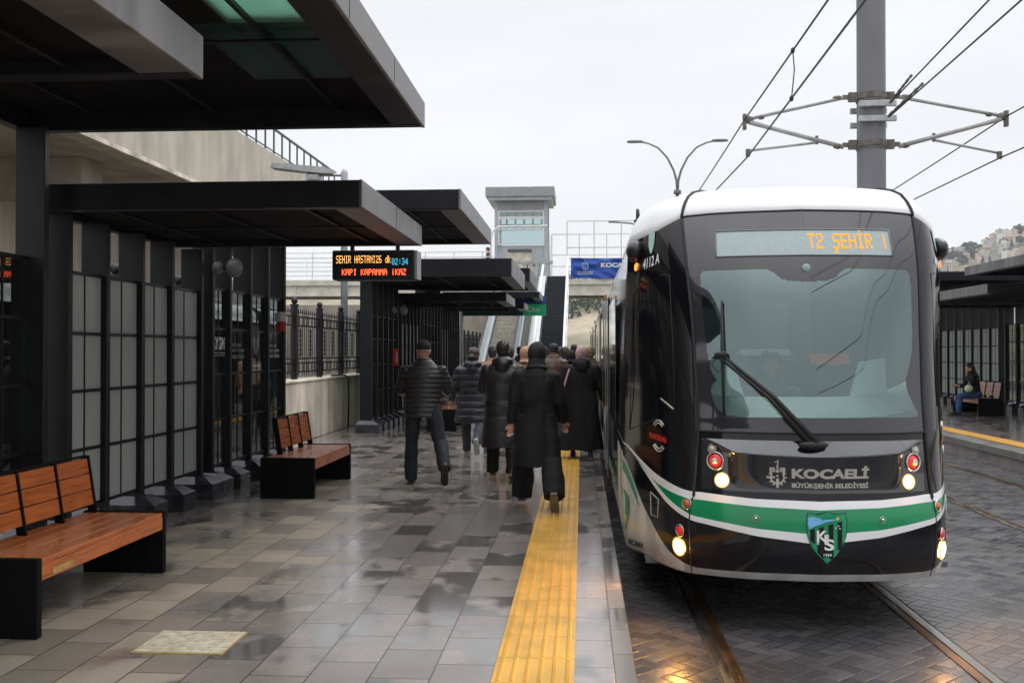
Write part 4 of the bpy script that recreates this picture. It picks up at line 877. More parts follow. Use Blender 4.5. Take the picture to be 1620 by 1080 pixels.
# lamps: disc + ring, seated on the skin
HEADHALO = emis('headlight_halo', (1, .50, .10), 1.5)  # ring made to glow in place of the lamp's warm halo
def lamp(name, s, z, r_, m, ring=1.25, off=.004, parent=tr, lift=0.):
    p = S(s, z, off + lift); n = S(s, z, off + lift + .05) - p; n /= np.linalg.norm(n); u = np.cross((0, 0, 1), n); u /= np.linalg.norm(u); v = np.cross(n, u)
    rows = []
    for k in range(7):
        a = k / 6 * math.pi / 2 * .98; rows.append([p + n * (.018 * math.sin(a)) + (u * math.cos(t) + v * math.sin(t)) * r_ * math.cos(a) for t in np.linspace(0, 2 * math.pi, 20, False)])
    o = MB().rings(rows).build(name, m, parent, True)
    MB().tube([p + n * .004 + (u * math.cos(t) + v * math.sin(t)) * r_ * ring for t in np.linspace(0, 2 * math.pi, 25)], r_ * .14, 6, False).build('lamp_ring', HEADHALO if m is HEADL else CHROME, o, True); return o
for sg in (-1, 1):
    lamp('headlight', sg * .498, .722, .041, HEADL, 1.15); lamp('headlight', sg * .722, .235, .054, HEADL, 1.1)
    o = lamp('tail_light', sg * .53, .85, .047, REDLENS); lamp('reflector', sg * .53, .85, .02, CLEARLENS, 1.1, .022, o)
    lamp('marker_light', sg * .545, .932, .024, CLEARLENS); lamp('sensor', sg * .455, .905, .014, CHROME, 1.5, .006)
    lamp('tail_light', sg * .715, .35, .032, REDLENS); lamp('indicator', sg * .68, .545, .03, AMBERLENS); lamp('sensor', sg * .332, .483, .013, CHROME, 1.6)
    # camera pod and indicator at the shoulder
    p = S(sg * .948, 2.385, .012); MB().ell(p, (.075, .13, .088), 20, 14).build('camera_pod', mat('pod_black', (.014, .014, .016), .3, 0, .1, 6), tr, True)
    lamp('indicator', sg * .942, 2.262, .03, ORANGEL)
# shield crest on the nose
SG = GREENG; sh = [(-.098, .525), (-.05, .520), (-.02, .527), (.0, .534), (.02, .527), (.05, .520), (.098, .525), (.103, .46), (.098, .38), (.078, .31), (.045, .255), (0, .205), (-.045, .255), (-.078, .31), (-.098, .38), (-.103, .46)]
SO = .032
def shp(poly, m, name, par, off, sc=1., cz=.37): return decal([(SO + s * sc, cz + (z - cz) * sc) for s, z in poly], m, name, par, off)
crest = shp(sh, mat('crest_rim', (.0, .07, .035), .3, 0, 0, 1), 'crest', tr, .005, 1.05); shp(sh, mat('crest_green', (.01, .27, .12), .25, 0, .05, 5), 'crest_field', crest, .007)
for x0_, z1_, z0_ in ((-.088, .43, .33), (-.042, .445, .252), (.008, .462, .222), (.055, .478, .275)):
    decal([(SO + x0_, z0_ + .02), (SO + x0_ + .024, z0_), (SO + x0_ + .024, z1_), (SO + x0_, z1_ - .008)], BLACKG, 'crest_stripe', crest, .009)
decal([(SO + s, z) for s, z in ((-.099, .50), (-.075, .508), (-.045, .502), (-.025, .488), (.045, .492), (.045, .486), (-.005, .474), (-.03, .462), (-.06, .448), (-.092, .425), (-.1, .46))], mat('crest_blue', (.16, .45, .72), .3, 0, .05, 5), 'crest_map', crest, .010)
CW = mat('crest_white', (.78, .78, .76), .4, 0, 0, 1)
stext('K', SO - .055, SO - .002, .345, .42, CW, 'lettering', crest, .012, .03); stext('S', SO - .018, SO + .035, .288, .362, CW, 'lettering', crest, .012, .03); stext('1966', SO - .022, SO + .022, .252, .269, CW, 'lettering', crest, .012, .02)
def star(cs, cz, r_, m, n=8): return decal([(SO + cs + (r_ if k % 2 == 0 else r_ * .4) * math.cos(math.pi * k / n + 1.57) / 1.2, cz + (r_ if k % 2 == 0 else r_ * .4) * math.sin(math.pi * k / n + 1.57)) for k in range(2 * n)], m, 'crest_star', crest, .012)
star(.055, .495, .014, mat('crest_yellow', (.8, .6, .05), .4, 0, 0, 1)); star(.045, .435, .007, CW, 5); star(.058, .448, .007, CW, 5); star(.066, .432, .007, CW, 5)
# left and right side graphics
for sg in (-1, 1):
    stext('AKÇARAY' , *((-.982, -.898) if sg < 0 else (.898, .982)), .055, .118, BLACKG, 'lettering', tr, .008, .03, None, .028 * -sg)
    decal([(sg * s, z) for s, z in ((.948, .050), (.915, .060), (.898, .055), (.897, .035), (.915, .048))], BLACKG, 'swoosh', tr, .008)
    lf1 = [(1.0, .735), (.982, .705), (.965, .65), (.942, .565), (.925, .49), (.908, .405), (.925, .455), (.942, .505), (.96, .56), (.985, .625), (1.0, .655)]
    decal([(sg * s, z) for s, z in lf1], GREENG, 'leaf_stripe', tr, .007)
    decal([(sg * s, z) for s, z in ((1.02, .50), (.985, .495), (.966, .46), (.963, .38), (.970, .29), (.99, .19), (1.02, .16))], GREENG, 'side_crest', tr, .007)
    hb = [(.856, .56), (.818, .522), (.824, .39), (.856, .393), (.856, .56)]; skin_tube([(sg * s, z) for s, z in hb], .003, SILVER, 'filler_flap', tr, .003)
    stext('PANORAMA', *((-.856, -.772) if sg < 0 else (.772, .856)), .955, 1.0, mat('red_print', (.62, .03, .02), .4, 0, 0, 1), 'lettering', tr, .006, .04, None, -.018 if sg < 0 else .018)
    for q, rr in ((0, .045), (1, .065)):
        skin_tube([(sg * .813 + sg * rr * .42 * math.cos(a), 1.03 + rr * math.sin(a)) for a in np.linspace(.4, 2.6, 12)], .006, SILVER, 'arc_mark', tr, .003, 5)
        skin_tube([(sg * .813 + sg * rr * .42 * math.cos(a), .935 - rr * math.sin(a)) for a in np.linspace(.4, 2.6, 12)], .006, SILVER, 'arc_mark', tr, .003, 5)
    sc_ = [(s * .16 + .868, (z - .37) * .55 + 2.425) for s, z in sh]; decal([(sg * s, z) for s, z in sc_], mat('crest_pale', (.35, .55, .48), .4, 0, .2, 60), 'side_crest', tr, .006)
    stext('4112 A', *((-.908, -.82) if sg < 0 else (.82, .908)), 2.225, 2.305, CW, 'fleet_number', tr, .006, .02, None, .035 if sg < 0 else -.035)
    # side light of the cab: glossy pane edge
    skin_tube([(sg * s, z) for s, z in ((.962, .985), (.955, 2.05), (.90, 2.12), (.80, 2.17), (.765, 2.16), (.74, 1.6), (.735, 1.22), (.85, 1.08), (.962, .985))], .004, RUBBER, 'side_window_seal', tr, .002)
skin_tube([(-.80, 1.255), (-.74, 1.19)], .006, SILVER, 'sash_rail', tr, .004)
# wiper
def sp(s, z, o=.035): return S(s, z, o)
wp = thing_w = None
b = MB(); b.tube([sp(-.045, .985, .05), sp(-.25, 1.28, .06), sp(-.502, 1.565, .06)], [.022, .014, .010], 8); wip = b.build('wiper', RUBBER, tr, True)
b = MB(); b.tube([sp(-.01, .985, .05), sp(-.22, 1.28, .06), sp(-.475, 1.565, .06)], [.022, .014, .010], 8); b.build('wiper_arm', RUBBER, wip, True)
MB().tube([sp(-.476, 1.16, .03), sp(-.478, 1.55, .035), sp(-.478, 1.95, .03)], [.008, .014, .007], 8).build('wiper_blade', RUBBER, wip, True)
MB().tube([sp(-.51, 1.56, .05), sp(-.455, 1.575, .06)], .022, 8).build('wiper_joint', RUBBER, wip, True); MB().ell(sp(-.03, .975, .045), (.10, .035, .03)).build('wiper_base', RUBBER, wip, True)
MB().tube([sp(-.505, 1.55, .05), sp(-.53, 1.50, .05), sp(-.50, 1.45, .05), sp(-.478, 1.47, .045)], .004, 6).build('washer_hose', RUBBER, wip, True)
# cab interior
ci = MB(); fl = 7.4
MB().box(XC - 1.1, XC + 1.1, 7.55, 9.6, .02, .06).build('cab_floor', INTERD, tr)
MB().box(XC - 1.15, XC + 1.15, 9.6, 9.64, .06, 2.55).build('cab_partition', mat('partition_grey', (.26, .32, .32), .6, 0, .1, 3), tr)
b = MB(); b.grid([[(XC + 1.02 * u, 7.18 + .30 * u * u + v * .75, 1.13 + .13 * math.sin(v * 2.6) + (.16 * u ** 4)) for u in np.linspace(-.92, .92, 24)] for v in np.linspace(0, 1, 10)]); b.build('dashboard', mat('dash_grey', (.74, .80, .79), .5, 0, .06, 4), tr, True)
MB().box(XC - .95, XC + .95, 7.95, 8.0, .06, 1.10).build('console', INTER, tr)
for sx in (-.62, .42):
    b = MB(); b.prism([(XC + sx, 1.15), (XC + sx + .30, 1.15), (XC + sx + .2, 1.52), (XC + sx + .02, 1.55)] if sx < 0 else [(XC + sx, 1.15), (XC + sx + .30, 1.15), (XC + sx + .28, 1.55), (XC + sx + .1, 1.52)], 'y', 7.7, 7.76); b.build('console_wing', mat('wing_grey', (.78, .83, .82), .5, 0, .05, 4), tr)
b = MB(); b.box(XC - .28, XC + .22, 8.55, 8.70, .85, 1.62, .05); b.box(XC - .28, XC + .22, 8.25, 8.7, .60, .72, .03); b.box(XC - .1, XC + .06, 8.4, 8.5, .06, .6); b.build('driver_seat', INTERD, tr)
MB().box(XC + .22, XC + .52, 8.0, 8.02, 1.50, 1.585, .01).build('red_notice', mat('notice_orange', (1.0, .07, .02), .5, 0, .05, 8), tr)
MB().box(XC - 1.0, XC + 1.0, 7.75, 9.6, 2.5, 2.53).build('cab_ceiling', INTER, tr); MB().box(XC - .8, XC + .8, 8.7, 8.85, 2.46, 2.498).build('cab_fill_strip', emis('cab_fill_glow', (.95, 1, 1), 9), tr)  # glowing strip added to brighten the cab behind the windscreen
MB().box(XC - .70, XC + .70, 7.32, 7.38, .1, 1.02).build('bulkhead', RUBBER, tr)
sv = MB(); sv.box(XC - .62, XC - .28, 7.5, 7.53, 1.95, 2.15, .01); sv.build('sun_blind', INTERD, tr)
# trailing sections: extruded shell, doors, window bands, bellows
prof_side = [(z, float(np.interp(z, _zf, WZ))) for z in (.0, .1, .3, .7, 1.0, 1.4, 1.8, 2.1, 2.38)] + [(2.46, 1.16), (2.6, 1.13), (2.72, 1.05), (2.80, .88), (2.84, .6)]
yy = 9.2; sec = 0
def section(y0, y1):
    sh_ = MB()
    for sg in (-1, 1):
        for (za_, wa), (zb_, wb) in zip(prof_side, prof_side[1:]):
            sh_.m = 2 if zb_ <= .3 else (0 if zb_ < 2.4 else 1); sh_.add([(XC + sg * wa, y0, za_), (XC + sg * wa, y1, za_), (XC + sg * wb, y1, zb_), (XC + sg * wb, y0, zb_)], [(0, 1, 2, 3)])
    sh_.m = 1; sh_.add([(XC - .6, y0, 2.84), (XC + .6, y0, 2.84), (XC + .6, y1, 2.84), (XC - .6, y1, 2.84)], [(0, 1, 2, 3)])
    sh_.m = 0
    for y in (y0, y1): sh_.add([(XC + sg * w__, y, z) for sg in (-1, 1) for z, w__ in (prof_side if sg > 0 else prof_side[::-1])], [tuple(range(2 * len(prof_side)))])
    c = sh_.build('car_section', [BLACKG, WHITEG, WHITEG], tr, 30)
    MB().box(XC - .8, XC + .8, y0 + .8, y1 - .8, 2.84, 2.93, .03).build('roof_unit', GREYP, c)
    g2 = MB()
    for sg in (-1, 1):
        x = XC + sg * 1.262
        n = max(1, int((y1 - y0) / 1.6)); w = (y1 - y0) / n
        for k in range(n):
            a, e = y0 + k * w + .12, y0 + (k + 1) * w - .12
            if k % 2 == 1:
                xo = XC + sg * 1.272
                for h in (0, 1):
                    a2 = a + h * (e - a) / 2; e2 = a2 + (e - a) / 2 - .02
                    d = MB().box(min(xo, xo - sg * .03), max(xo, xo - sg * .03), a2, e2, .02, 2.22, .006).build('door', BLACKG, tr)
                    q = MB(); xq = xo + sg * .004; q.box(min(xq, xq - sg * .01), max(xq, xq - sg * .01), a2 + .02, a2 + .06, .1, 2.15); q.box(min(xq, xq - sg * .01), max(xq, xq - sg * .01), e2 - .06, e2 - .02, .1, 2.15); q.build('door_edge', ALU, d)
                    MB().tube([(xo + sg * .02, e2 - .1, .9), (xo + sg * .02, e2 - .1, 1.35)], .014, 6).build('handle', mat('dark_handle', (.05, .045, .03), .4, 0, 0, 1), d)
                MB().box(min(x, x + sg * .03), max(x, x + sg * .03), (a + e) / 2 - .06, (a + e) / 2 + .06, 2.26, 2.33, .006).build('door_light', AMBERLENS, tr)
            else:
                MB().box(min(x, x + sg * .004), max(x, x + sg * .004), a, e, .92, 2.12).build('window', mat('dark_tram_glass', (.03, .034, .036), .05, 0, 0, 1, 0, 1, .6, rvar=0), tr)
                MB().box(min(x, x + sg * .006), max(x, x + sg * .006), a - .03, e + .03, .30, .40).build('stripe', GREENG, tr)
for k, (a, e) in enumerate(((9.3, 14.1), (14.7, 20.3), (20.9, 26.5), (27.1, 32.7), (33.3, 39.2))):
    section(a, e)
    if k < 4:
        b = MB()
        for q in range(6): b.box(XC - 1.10, XC + 1.10, e + .01 + q * .098, e + .065 + q * .098, .05, 2.7, .02)
        b.build('bellows', RUBBER, tr)
for y in (9.8, 17.5, 29.9): MB().box(XC - .95, XC + .95, y - 1.1, y + 1.1, ZR + .06, -.0, .05).build('bogie', RUBBER, tr)
b = MB(); b.box(XC - 1.05, XC + 1.05, 7.7, 39, -.02, .04); b.build('underframe', RUBBER, tr)
MB().box(XC - .85, XC + .85, 8.5, 9.1, ZR + .07, .0, .04).build('undertram_shade_box', RUBBER, tr)  # black box added to darken the space under the nose
# ------------------------------------------------------------------ people
SKIN = mat('skin', (.42, .22, .15), .5, 0, .08, 30); SKINP = mat('skin_pale', (.52, .31, .23), .5, 0, .08, 30)
def cloth(name, col, rough=.75, var=.25): return mat(name, col, rough, 0, var, 7, .25, 160, spec=.3)
C_BLK = cloth('black_cloth', (.013, .013, .016)); C_BLK2 = cloth('soft_black_cloth', (.010, .0095, .010)); C_PUF = mat('black_puffer', (.020, .0175, .017), .42, 0, .2, 9, .12, 60); C_NAVY = mat('navy_puffer', (.021, .022, .030), .40, 0, .2, 9, .12, 60)
C_JEAN = cloth('dark_jeans', (.022, .024, .030)); C_GJEAN = cloth('grey_jeans', (.055, .06, .078)); C_BROWN = mat('brown_leather', (.085, .042, .028), .38, 0, .3, 8, .15, 60); C_BEIGE = cloth('beige_cloth', (.42, .25, .16)); C_CAMEL = cloth('camel_cloth', (.36, .19, .11))
C_PINK = cloth('pink_scarf_cloth', (.50, .30, .30), .7, .35); C_GREY = cloth('grey_cloth', (.10, .10, .105)); C_BLUE = cloth('blue_hood_cloth', (.03, .05, .12)); C_OLIVE = cloth('olive_cloth', (.10, .085, .05)); C_BLJ = cloth('blue_jeans', (.035, .075, .20))
HAIRD = mat('dark_hair', (.012, .009, .008), .5, 0, .4, 60); HAIRB = mat('brown_hair', (.05, .028, .018), .5, 0, .4, 60); HAIRF = mat('fair_hair', (.22, .13, .07), .5, 0, .35, 60)
SOLEW = mat('white_sole', (.45, .46, .42), .5, 0, .2, 20); SOLET = mat('tan_sole', (.36, .24, .13), .6, 0, .2, 20); SHOEB = mat('black_shoe', (.014, .013, .013), .4, 0, .2, 20); SHOEBR = mat('brown_shoe', (.04, .026, .02), .45, 0, .25, 20); SHOEP = mat('lilac_shoe', (.17, .16, .22), .6, 0, .2, 20); BAGC = mat('bag_cloth', (.55, .62, .42), .6, 0, .4, 14)
def remesh(mb, name, m, parent, vox, it=3, post=None):
    me = bpy.data.meshes.new('tmp'); me.from_pydata(mb.v, [], mb.f); me.validate(); o = bpy.data.objects.new('tmp', me); COL.objects.link(o)
    md = o.modifiers.new('r', 'REMESH'); md.mode = 'VOXEL'; md.voxel_size = vox
    sm = o.modifiers.new('s', 'SMOOTH'); sm.factor = .5; sm.iterations = it
    dg = bpy.context.evaluated_depsgraph_get(); dg.update(); out = bpy.data.meshes.new_from_object(o.evaluated_get(dg)); bpy.data.objects.remove(o); bpy.data.meshes.remove(me)
    out.name = name; n = len(out.vertices); co = np.empty(n * 3); out.vertices.foreach_get('co', co); co = co.reshape(-1, 3)
    if post is not None and n:
        no = np.empty(n * 3); out.vertex_normals.foreach_get('vector', no); co = co + no.reshape(-1, 3) * post(co)[:, None]; out.vertices.foreach_set('co', co.ravel())
    out.materials.clear(); out.materials.append(m); out.polygons.foreach_set('use_smooth', [True] * len(out.polygons)); out.update()
    r = bpy.data.objects.new(name, out); COL.objects.link(r); r.parent = parent; return r
def folds(amp=.006, f=7., seed=0., vert=.35):
    def g(co): return np.array([mnoise.fractal((p[0] * f + seed, p[1] * f, p[2] * f * vert), 1.0, 2.0, 3) for p in co]) * amp
    return g
def quilt(period, amp=.010, f=9., seed=0.):
    ff = folds(.004, f, seed, 1.)
    def g(co):
        z = co[:, 2] + .25 * np.abs(co[:, 0]) * .2
        return amp * (np.sqrt(np.abs(np.sin(np.pi * z / period))) - .7) + ff(co)
    return g
def hand(b, wrist, d, side, curl=.6, size=1.):
    """palm, four unequal fingers bent at the knuckles, thumb off the side of the palm"""
    w = Vector(wrist); d = Vector(d).normalized(); up = Vector((0, -1, 0)) if abs(d.y) < .8 else Vector((0, 0, 1)); sd = d.cross(up).normalized() * side; nrm = sd.cross(d).normalized() * side
    P = lambda a, s_, n_: w + (d * a + sd * s_ + nrm * n_) * size
    b.tube([P(-.02, 0, 0), P(.02, 0, 0), P(.05, 0, 0), P(.085, 0, .002)], [.024 * size, .028 * size, .032 * size, .026 * size], 10)
    for k, (s_, L) in enumerate(((-.027, .062), (-.009, .074), (.009, .069), (.026, .055))):
        c = curl * (1 + .1 * k); p0 = P(.078, s_, 0); p1 = P(.078 + L * .45 * math.cos(c * .6), s_, L * .45 * math.sin(c * .6)); p2 = p1 + (d * math.cos(c * 1.6) + nrm * math.sin(c * 1.6)) * L * .35 * size; p3 = p2 + (d * math.cos(c * 2.4) + nrm * math.sin(c * 2.4)) * L * .28 * size
        b.tube([p0, p1, p2, p3], [.0098 * size, .0092 * size, .0085 * size, .007 * size], 8)
    b.tube([P(.015, -.022, .004), P(.04, -.045, .015), P(.068, -.052, .024)], [.014 * size, .0115 * size, .009 * size], 8)
def person(label, x, y, H=1.7, face=0., gait=(.25, -.3), knee=(.05, .5), foot=(0, -35), arms=((.15, .25), (-.1, .3)), top=None, legs=None, hair=None, head='hair', shoe=(SHOEB, SOLEW), skin=SKIN, wide=1., vox=.012, group='people walking along the platform', z0=0., lean=.04, hem=.62, coat='jacket', post=None, legw=1., hood=False, seated=False, hairm=HAIRD, gloves=False, tilt=0., lat=(.02, .02)):
    """gait/knee/arms per side (left, right): angle forward of the vertical; arms: (shoulder, elbow bend, outward)"""
    k = H / 1.72; t = thing('person', label, 'person', (x, y, z0), group, R(face))
    hipz = .90 * k; joints = []
    for i, sg in enumerate((-1, 1)):
        a, kb = gait[i], knee[i]; h = Vector((sg * .095 * wide, 0, 0)); kn = h + Vector((sg * lat[i], math.sin(a), -math.cos(a))) * .42 * k; an = kn + Vector((sg * lat[i] * .8, math.sin(a - kb), -math.cos(a - kb))) * .40 * k; joints.append((h, kn, an, R(foot[i])))
    def sole_pts(an, fp):
        m = Matrix.Rotation(fp, 3, 'X'); return [an + m @ Vector((0, yy, -.085 * k)) for yy in (-.06, .19)]
    low = min(p.z for h, kn, an, fp in joints for p in sole_pts(an, fp)); base = -low + .006
    if seated: base = seated
    up = Vector((0, 0, base)); J = [(h + up, kn + up, an + up, fp) for h, kn, an, fp in joints]
    hip = Vector((0, 0, base)); ln = lean; fwd = lambda dz: ln * dz * 1.6
    T = lambda dx, dz, dy=0.: Vector((dx * wide, dy + fwd(dz), base + dz * k))
    shz = .50; neckz = .585; headc = T(0, .69, .015); headc.x = tilt * .03
    A = []
    for i, sg in enumerate((-1, 1)):
        ar = arms[i]; sh = T(sg * .168, .468); a, eb = ar[0], ar[1]; out = ar[2] if len(ar) > 2 else .14; inn = ar[3] if len(ar) > 3 else 0.
        el = sh + Vector((sg * math.sin(out), math.sin(a) * math.cos(out), -math.cos(a) * math.cos(out))) * .285 * k
        d = Vector((sg * (math.sin(out) * .6 - inn), math.sin(a + eb), -math.cos(a + eb))).normalized(); wr = el + d * .245 * k; A.append((sh, el, wr, d))
    # body
    b = MB()
    for h, kn, an, fp in J: b.tube([h + Vector((0, 0, .03)), h, h.lerp(kn, .5), kn, kn.lerp(an, .35), an], [.08, .088, .072, .055, .056, .040], 12)
    b.loft([(T(0, z).x, T(0, z).y, T(0, z).z, rx * wide, ry) for z, rx, ry in ((-.06, .13, .10), (.03, .155, .11), (.15, .135, .095), (.30, .15, .105), (.43, .165, .105), (.52, .12, .08), (.56, .06, .06))], 18)
    b.tube([T(0, .50), T(0, .58), headc - Vector((0, 0, .06))], [.06, .055, .052], 12)
    b.ell(headc, (.076, .096, .112), 18, 14); b.ell(headc + Vector((0, .045, -.06)), (.052, .05, .055), 14, 10); b.ell(headc + Vector((0, .100, -.012)), (.013, .022, .025), 10, 8)
    for sg in (-1, 1): b.ell(headc + Vector((sg * .078, -.005, -.01)), (.010, .022, .032), 10, 8); b.ell(headc + Vector((sg * .03, .083, .018)), (.014, .012, .010), 8, 6)
    b.ell(headc + Vector((0, .088, -.058)), (.026, .012, .009), 8, 6)
    for i, (sh, el, wr, d) in enumerate(A):
        b.tube([sh, sh.lerp(el, .5), el, el.lerp(wr, .4), wr], [.055, .048, .040, .038, .026], 12); hand(b, wr, d, (-1, 1)[i])
    body = remesh(b, 'body', skin, t, min(vox, .0085) if vox < .013 else .013, 2)
    # trousers
    if legs:
        b = MB()
        for h, kn, an, fp in J:
            e = an + Vector((0, -.006, -.035 * k)); b.tube([h + Vector((0, 0, .06)), h, h.lerp(kn, .5), kn, kn.lerp(an, .5), e], [.105, .108, .092 * (.7 + .3 * legw), .078 * (.4 + .6 * legw), .074 * legw, .070 * legw], 14)
        b.loft([(0, fwd(-.05), base - .10, .12 * wide, .105), (0, 0, base, .168 * wide, .122), (0, fwd(.1), base + .12 * k, .155 * wide, .11)], 18); remesh(b, 'trousers', legs, t, vox, 3, folds(.012, 8, x, .8))
    # coat
    if top:
        b = MB(); stz = -hem * k; bell = {'jacket': .0, 'coat': .045, 'abaya': .09}[coat]; rows = []
        a0 = min(gait); a1 = max(gait); n = 7
        L0 = hem
        for q in range(n):
            f = 1 - q / (n - 1); dz = -L0 * f; yc = (math.sin(a0) + math.sin(a1)) / 2 * .42 * max(0, f * L0 / .5) * .5; sp_ = (math.sin(a1) - math.sin(a0)) * .20 * max(0, f * L0 / .45)
            rows.append((0, yc, base + dz * k, (.185 + bell * f * 1.0) * wide, .135 + bell * f * .8 + abs(sp_) * .5))
        rows += [(T(0, z).x, T(0, z).y, T(0, z).z, rx * wide, ry) for z, rx, ry in ((.12, .172, .13), (.26, .188, .138), (.40, .20, .135), (.485, .175, .112), (.545, .10, .085), (.60, .072, .075))]
        b.loft(rows, 26)
        for sh, el, wr, d in A: b.tube([sh + Vector((0, 0, -.01)), sh.lerp(el, .5), el, el.lerp(wr, .5), wr - d * .005], [.074, .076, .067, .061, .052], 14); b.ell(sh - Vector((0, 0, .012)), (.074, .078, .066))
        if hood:
            b.ell(T(0, .555, -.055), (.135, .10, .07), 18, 10); b.ell(T(0, .50, -.125), (.085, .05, .085), 14, 10)
        remesh(b, {'jacket': 'jacket', 'coat': 'coat', 'abaya': 'long_coat'}[coat], top, t, vox, 3, post or folds(.014, 5, y, .45))
    # shoes
    for i, (h, kn, an, fp) in enumerate(J):
        m = Matrix.Rotation(fp, 3, 'X'); q = lambda yy, xx, zz: an + m @ Vector((xx, yy, zz - .085 * k))
        U = MB(); rows = []
        for yy, w_, h_ in ((-.075, .022, .05), (-.06, .034, .075), (-.02, .038, .095), (.03, .039, .085), (.09, .043, .062), (.14, .043, .05), (.18, .034, .042), (.20, .018, .032)):
            rows.append([q(yy, w_ * math.cos(a), .012 + h_ * .5 + h_ * .5 * math.sin(a)) for a in np.linspace(0, 2 * math.pi, 14, False)])
        U.rings(rows); so = U.build('shoe', shoe[0], t, True, True)
        s2 = MB(); rows = []
        for yy, w_ in ((-.08, .02), (-.068, .034), (-.02, .040), (.04, .040), (.10, .046), (.15, .045), (.19, .034), (.207, .015)): rows.append([q(yy, xx, zz) for xx, zz in ((-w_, 0), (w_, 0), (w_, .022), (-w_, .022))])
        s2.rings(rows); o = s2.build('sole', shoe[1], so, False, True)
    # head cover
    if head == 'hair':
        b = MB(); b.ell(headc + Vector((0, -.010, .030)), (.083, .100, .100), 18, 12); b.ell(headc + Vector((0, -.045, -.02)), (.074, .058, .075), 16, 10); b.ell(headc + Vector((.02, .03, .085)), (.06, .06, .05), 12, 8); remesh(b, 'hair', hairm, body, .008, 1, folds(.012, 45, x, 1.))
    elif head == 'bun':
        b = MB(); b.ell(headc + Vector((0, -.012, .025)), (.090, .104, .104), 18, 12); b.ell(headc + Vector((0, -.05, -.04)), (.088, .066, .09), 16, 10); b.ell(headc + Vector((-.02, -.115, -.03)), (.05, .045, .05), 12, 8); remesh(b, 'hair', hairm, body, .009, 2, folds(.012, 34, x))
    elif head == 'long':
        b = MB(); b.ell(headc + Vector((0, -.012, .025)), (.088, .102, .104), 18, 12); b.tube([headc + Vector((0, -.05, 0)), headc + Vector((0, -.075, -.12)), T(0, .42, -.13)], [.082, .085, .06], 12); remesh(b, 'hair', hairm, body, .010, 2, folds(.008, 30, x))
    elif head == 'beanie':
        b = MB(); rows = [(headc.x, headc.y - .012, headc.z + dz, r_, r_ * 1.15) for dz, r_ in ((.010, .080), (.03, .087), (.07, .084), (.10, .068), (.122, .04), (.13, .012))]; b.loft(rows, 20); remesh(b, 'beanie', C_BLK, body, .009, 2, folds(.003, 30))
        b = MB(); b.ell(headc + Vector((0, -.03, -.005)), (.079, .075, .035), 16, 8); remesh(b, 'stubble', cloth('grey_stubble', (.33, .19, .14)), body, .009, 1)
    elif head == 'cap':
        b = MB(); b.ell(headc + Vector((0, -.012, .035)), (.088, .105, .085), 18, 10); b.box(-.06, .06, .08, .165, headc.z + .03, headc.z + .045); remesh(b, 'cap', mat('dark_cap_cloth', (.012, .015, .028), .7, 0, .2, 9), body, .009, 2)
        b = MB(); b.ell(headc + Vector((0, -.03, -.02)), (.08, .075, .045), 16, 8); remesh(b, 'hair', HAIRD, body, .009, 2)
    elif head == 'scarf':
        b = MB(); b.ell(headc + Vector((0, -.02, .012)), (.098, .112, .120), 20, 14); b.tube([headc + Vector((0, -.02, -.05)), T(0, .585, -.01), T(0, .53, -.02)], [.088, .085, .13], 16)
        if hair is not None:
            b.loft([(0, T(0, z).y - dy, T(0, z).z, rx, ry) for z, rx, ry, dy in ((.16, .10, .012, .098), (.22, .118, .03, .105), (.35, .125, .05, .098), (.47, .125, .09, .06), (.56, .095, .10, .03), (.64, .08, .09, .02))], 20)
        remesh(b, 'headscarf', hairm, body, .010, 2, folds(.010, 10, x, .25))
    elif head == 'hoodup':
        b = MB(); b.ell(headc + Vector((0, -.02, .012)), (.105, .115, .125), 20, 14); b.tube([headc + Vector((0, -.02, -.06)), T(0, .55, -.02)], [.095, .13], 14); remesh(b, 'hood', hairm, body, .011, 2, folds(.008, 12, x))
    return t
def PX_(px, Y): # lateral position at depth Y of a walker seen at that bearing
    return (px - 921) * Y / 1580
person('man in black quilted jacket and black beanie walking away past the second bench', PX_(668, 11.9), 11.9, 1.74, 3, (.14, -.32), (.02, .62), (0, -62), ((.35, 1.1, .30, .35), (.30, 1.15, .32, .4)), C_PUF, C_JEAN, None, 'beanie', (SHOEBR, SHOEB), SKIN, 1.24, .010, hem=.10, coat='jacket', post=quilt(.058, .011), legw=1.06, lat=(.06, .24))
person('woman with brown hair in a long navy quilted coat and grey jeans, one heel lifted', PX_(748, 15.4), 15.4, 1.69, -4, (.30, -.30), (.05, .72), (0, -58), ((-.05, .35, .34), (.25, .7, .2)), C_NAVY, C_GJEAN, None, 'bun', (SHOEP, SOLEW), SKINP, 1.30, .011, hem=.37, coat='coat', post=quilt(.105, .016), hood=True, hairm=HAIRB)
person('dark haired person in a hooded knee length black padded coat and black trousers', PX_(795, 12.5), 12.5, 1.72, 2, (.20, -.14), (.08, .30), (0, -18), ((.25, 1.0, .22, .3), (.1, .6, .16)), C_PUF, C_BLK2, None, 'hair', (SHOEBR, SOLET), SKIN, 1.20, .010, hem=.52, coat='coat', post=quilt(.20, .010), hood=True, legw=1.1)
person('woman in black headscarf, long black coat and wide black trousers, nearest to the camera', PX_(849, 10.15), 10.15, 1.655, -3, (.26, -.22), (.04, .42), (0, -52), ((-.12, .25, .20), (.12, .4, .2)), C_BLK2, C_BLK2, 1, 'scarf', (SHOEB, mat('worn_sole', (.17, .15, .12), .6, 0, .3, 30)), SKINP, 1.06, .009, hem=.48, coat='coat', post=folds(.024, 5, 3, .35), hairm=C_BLK, legw=1.5, lat=(.10, .15))
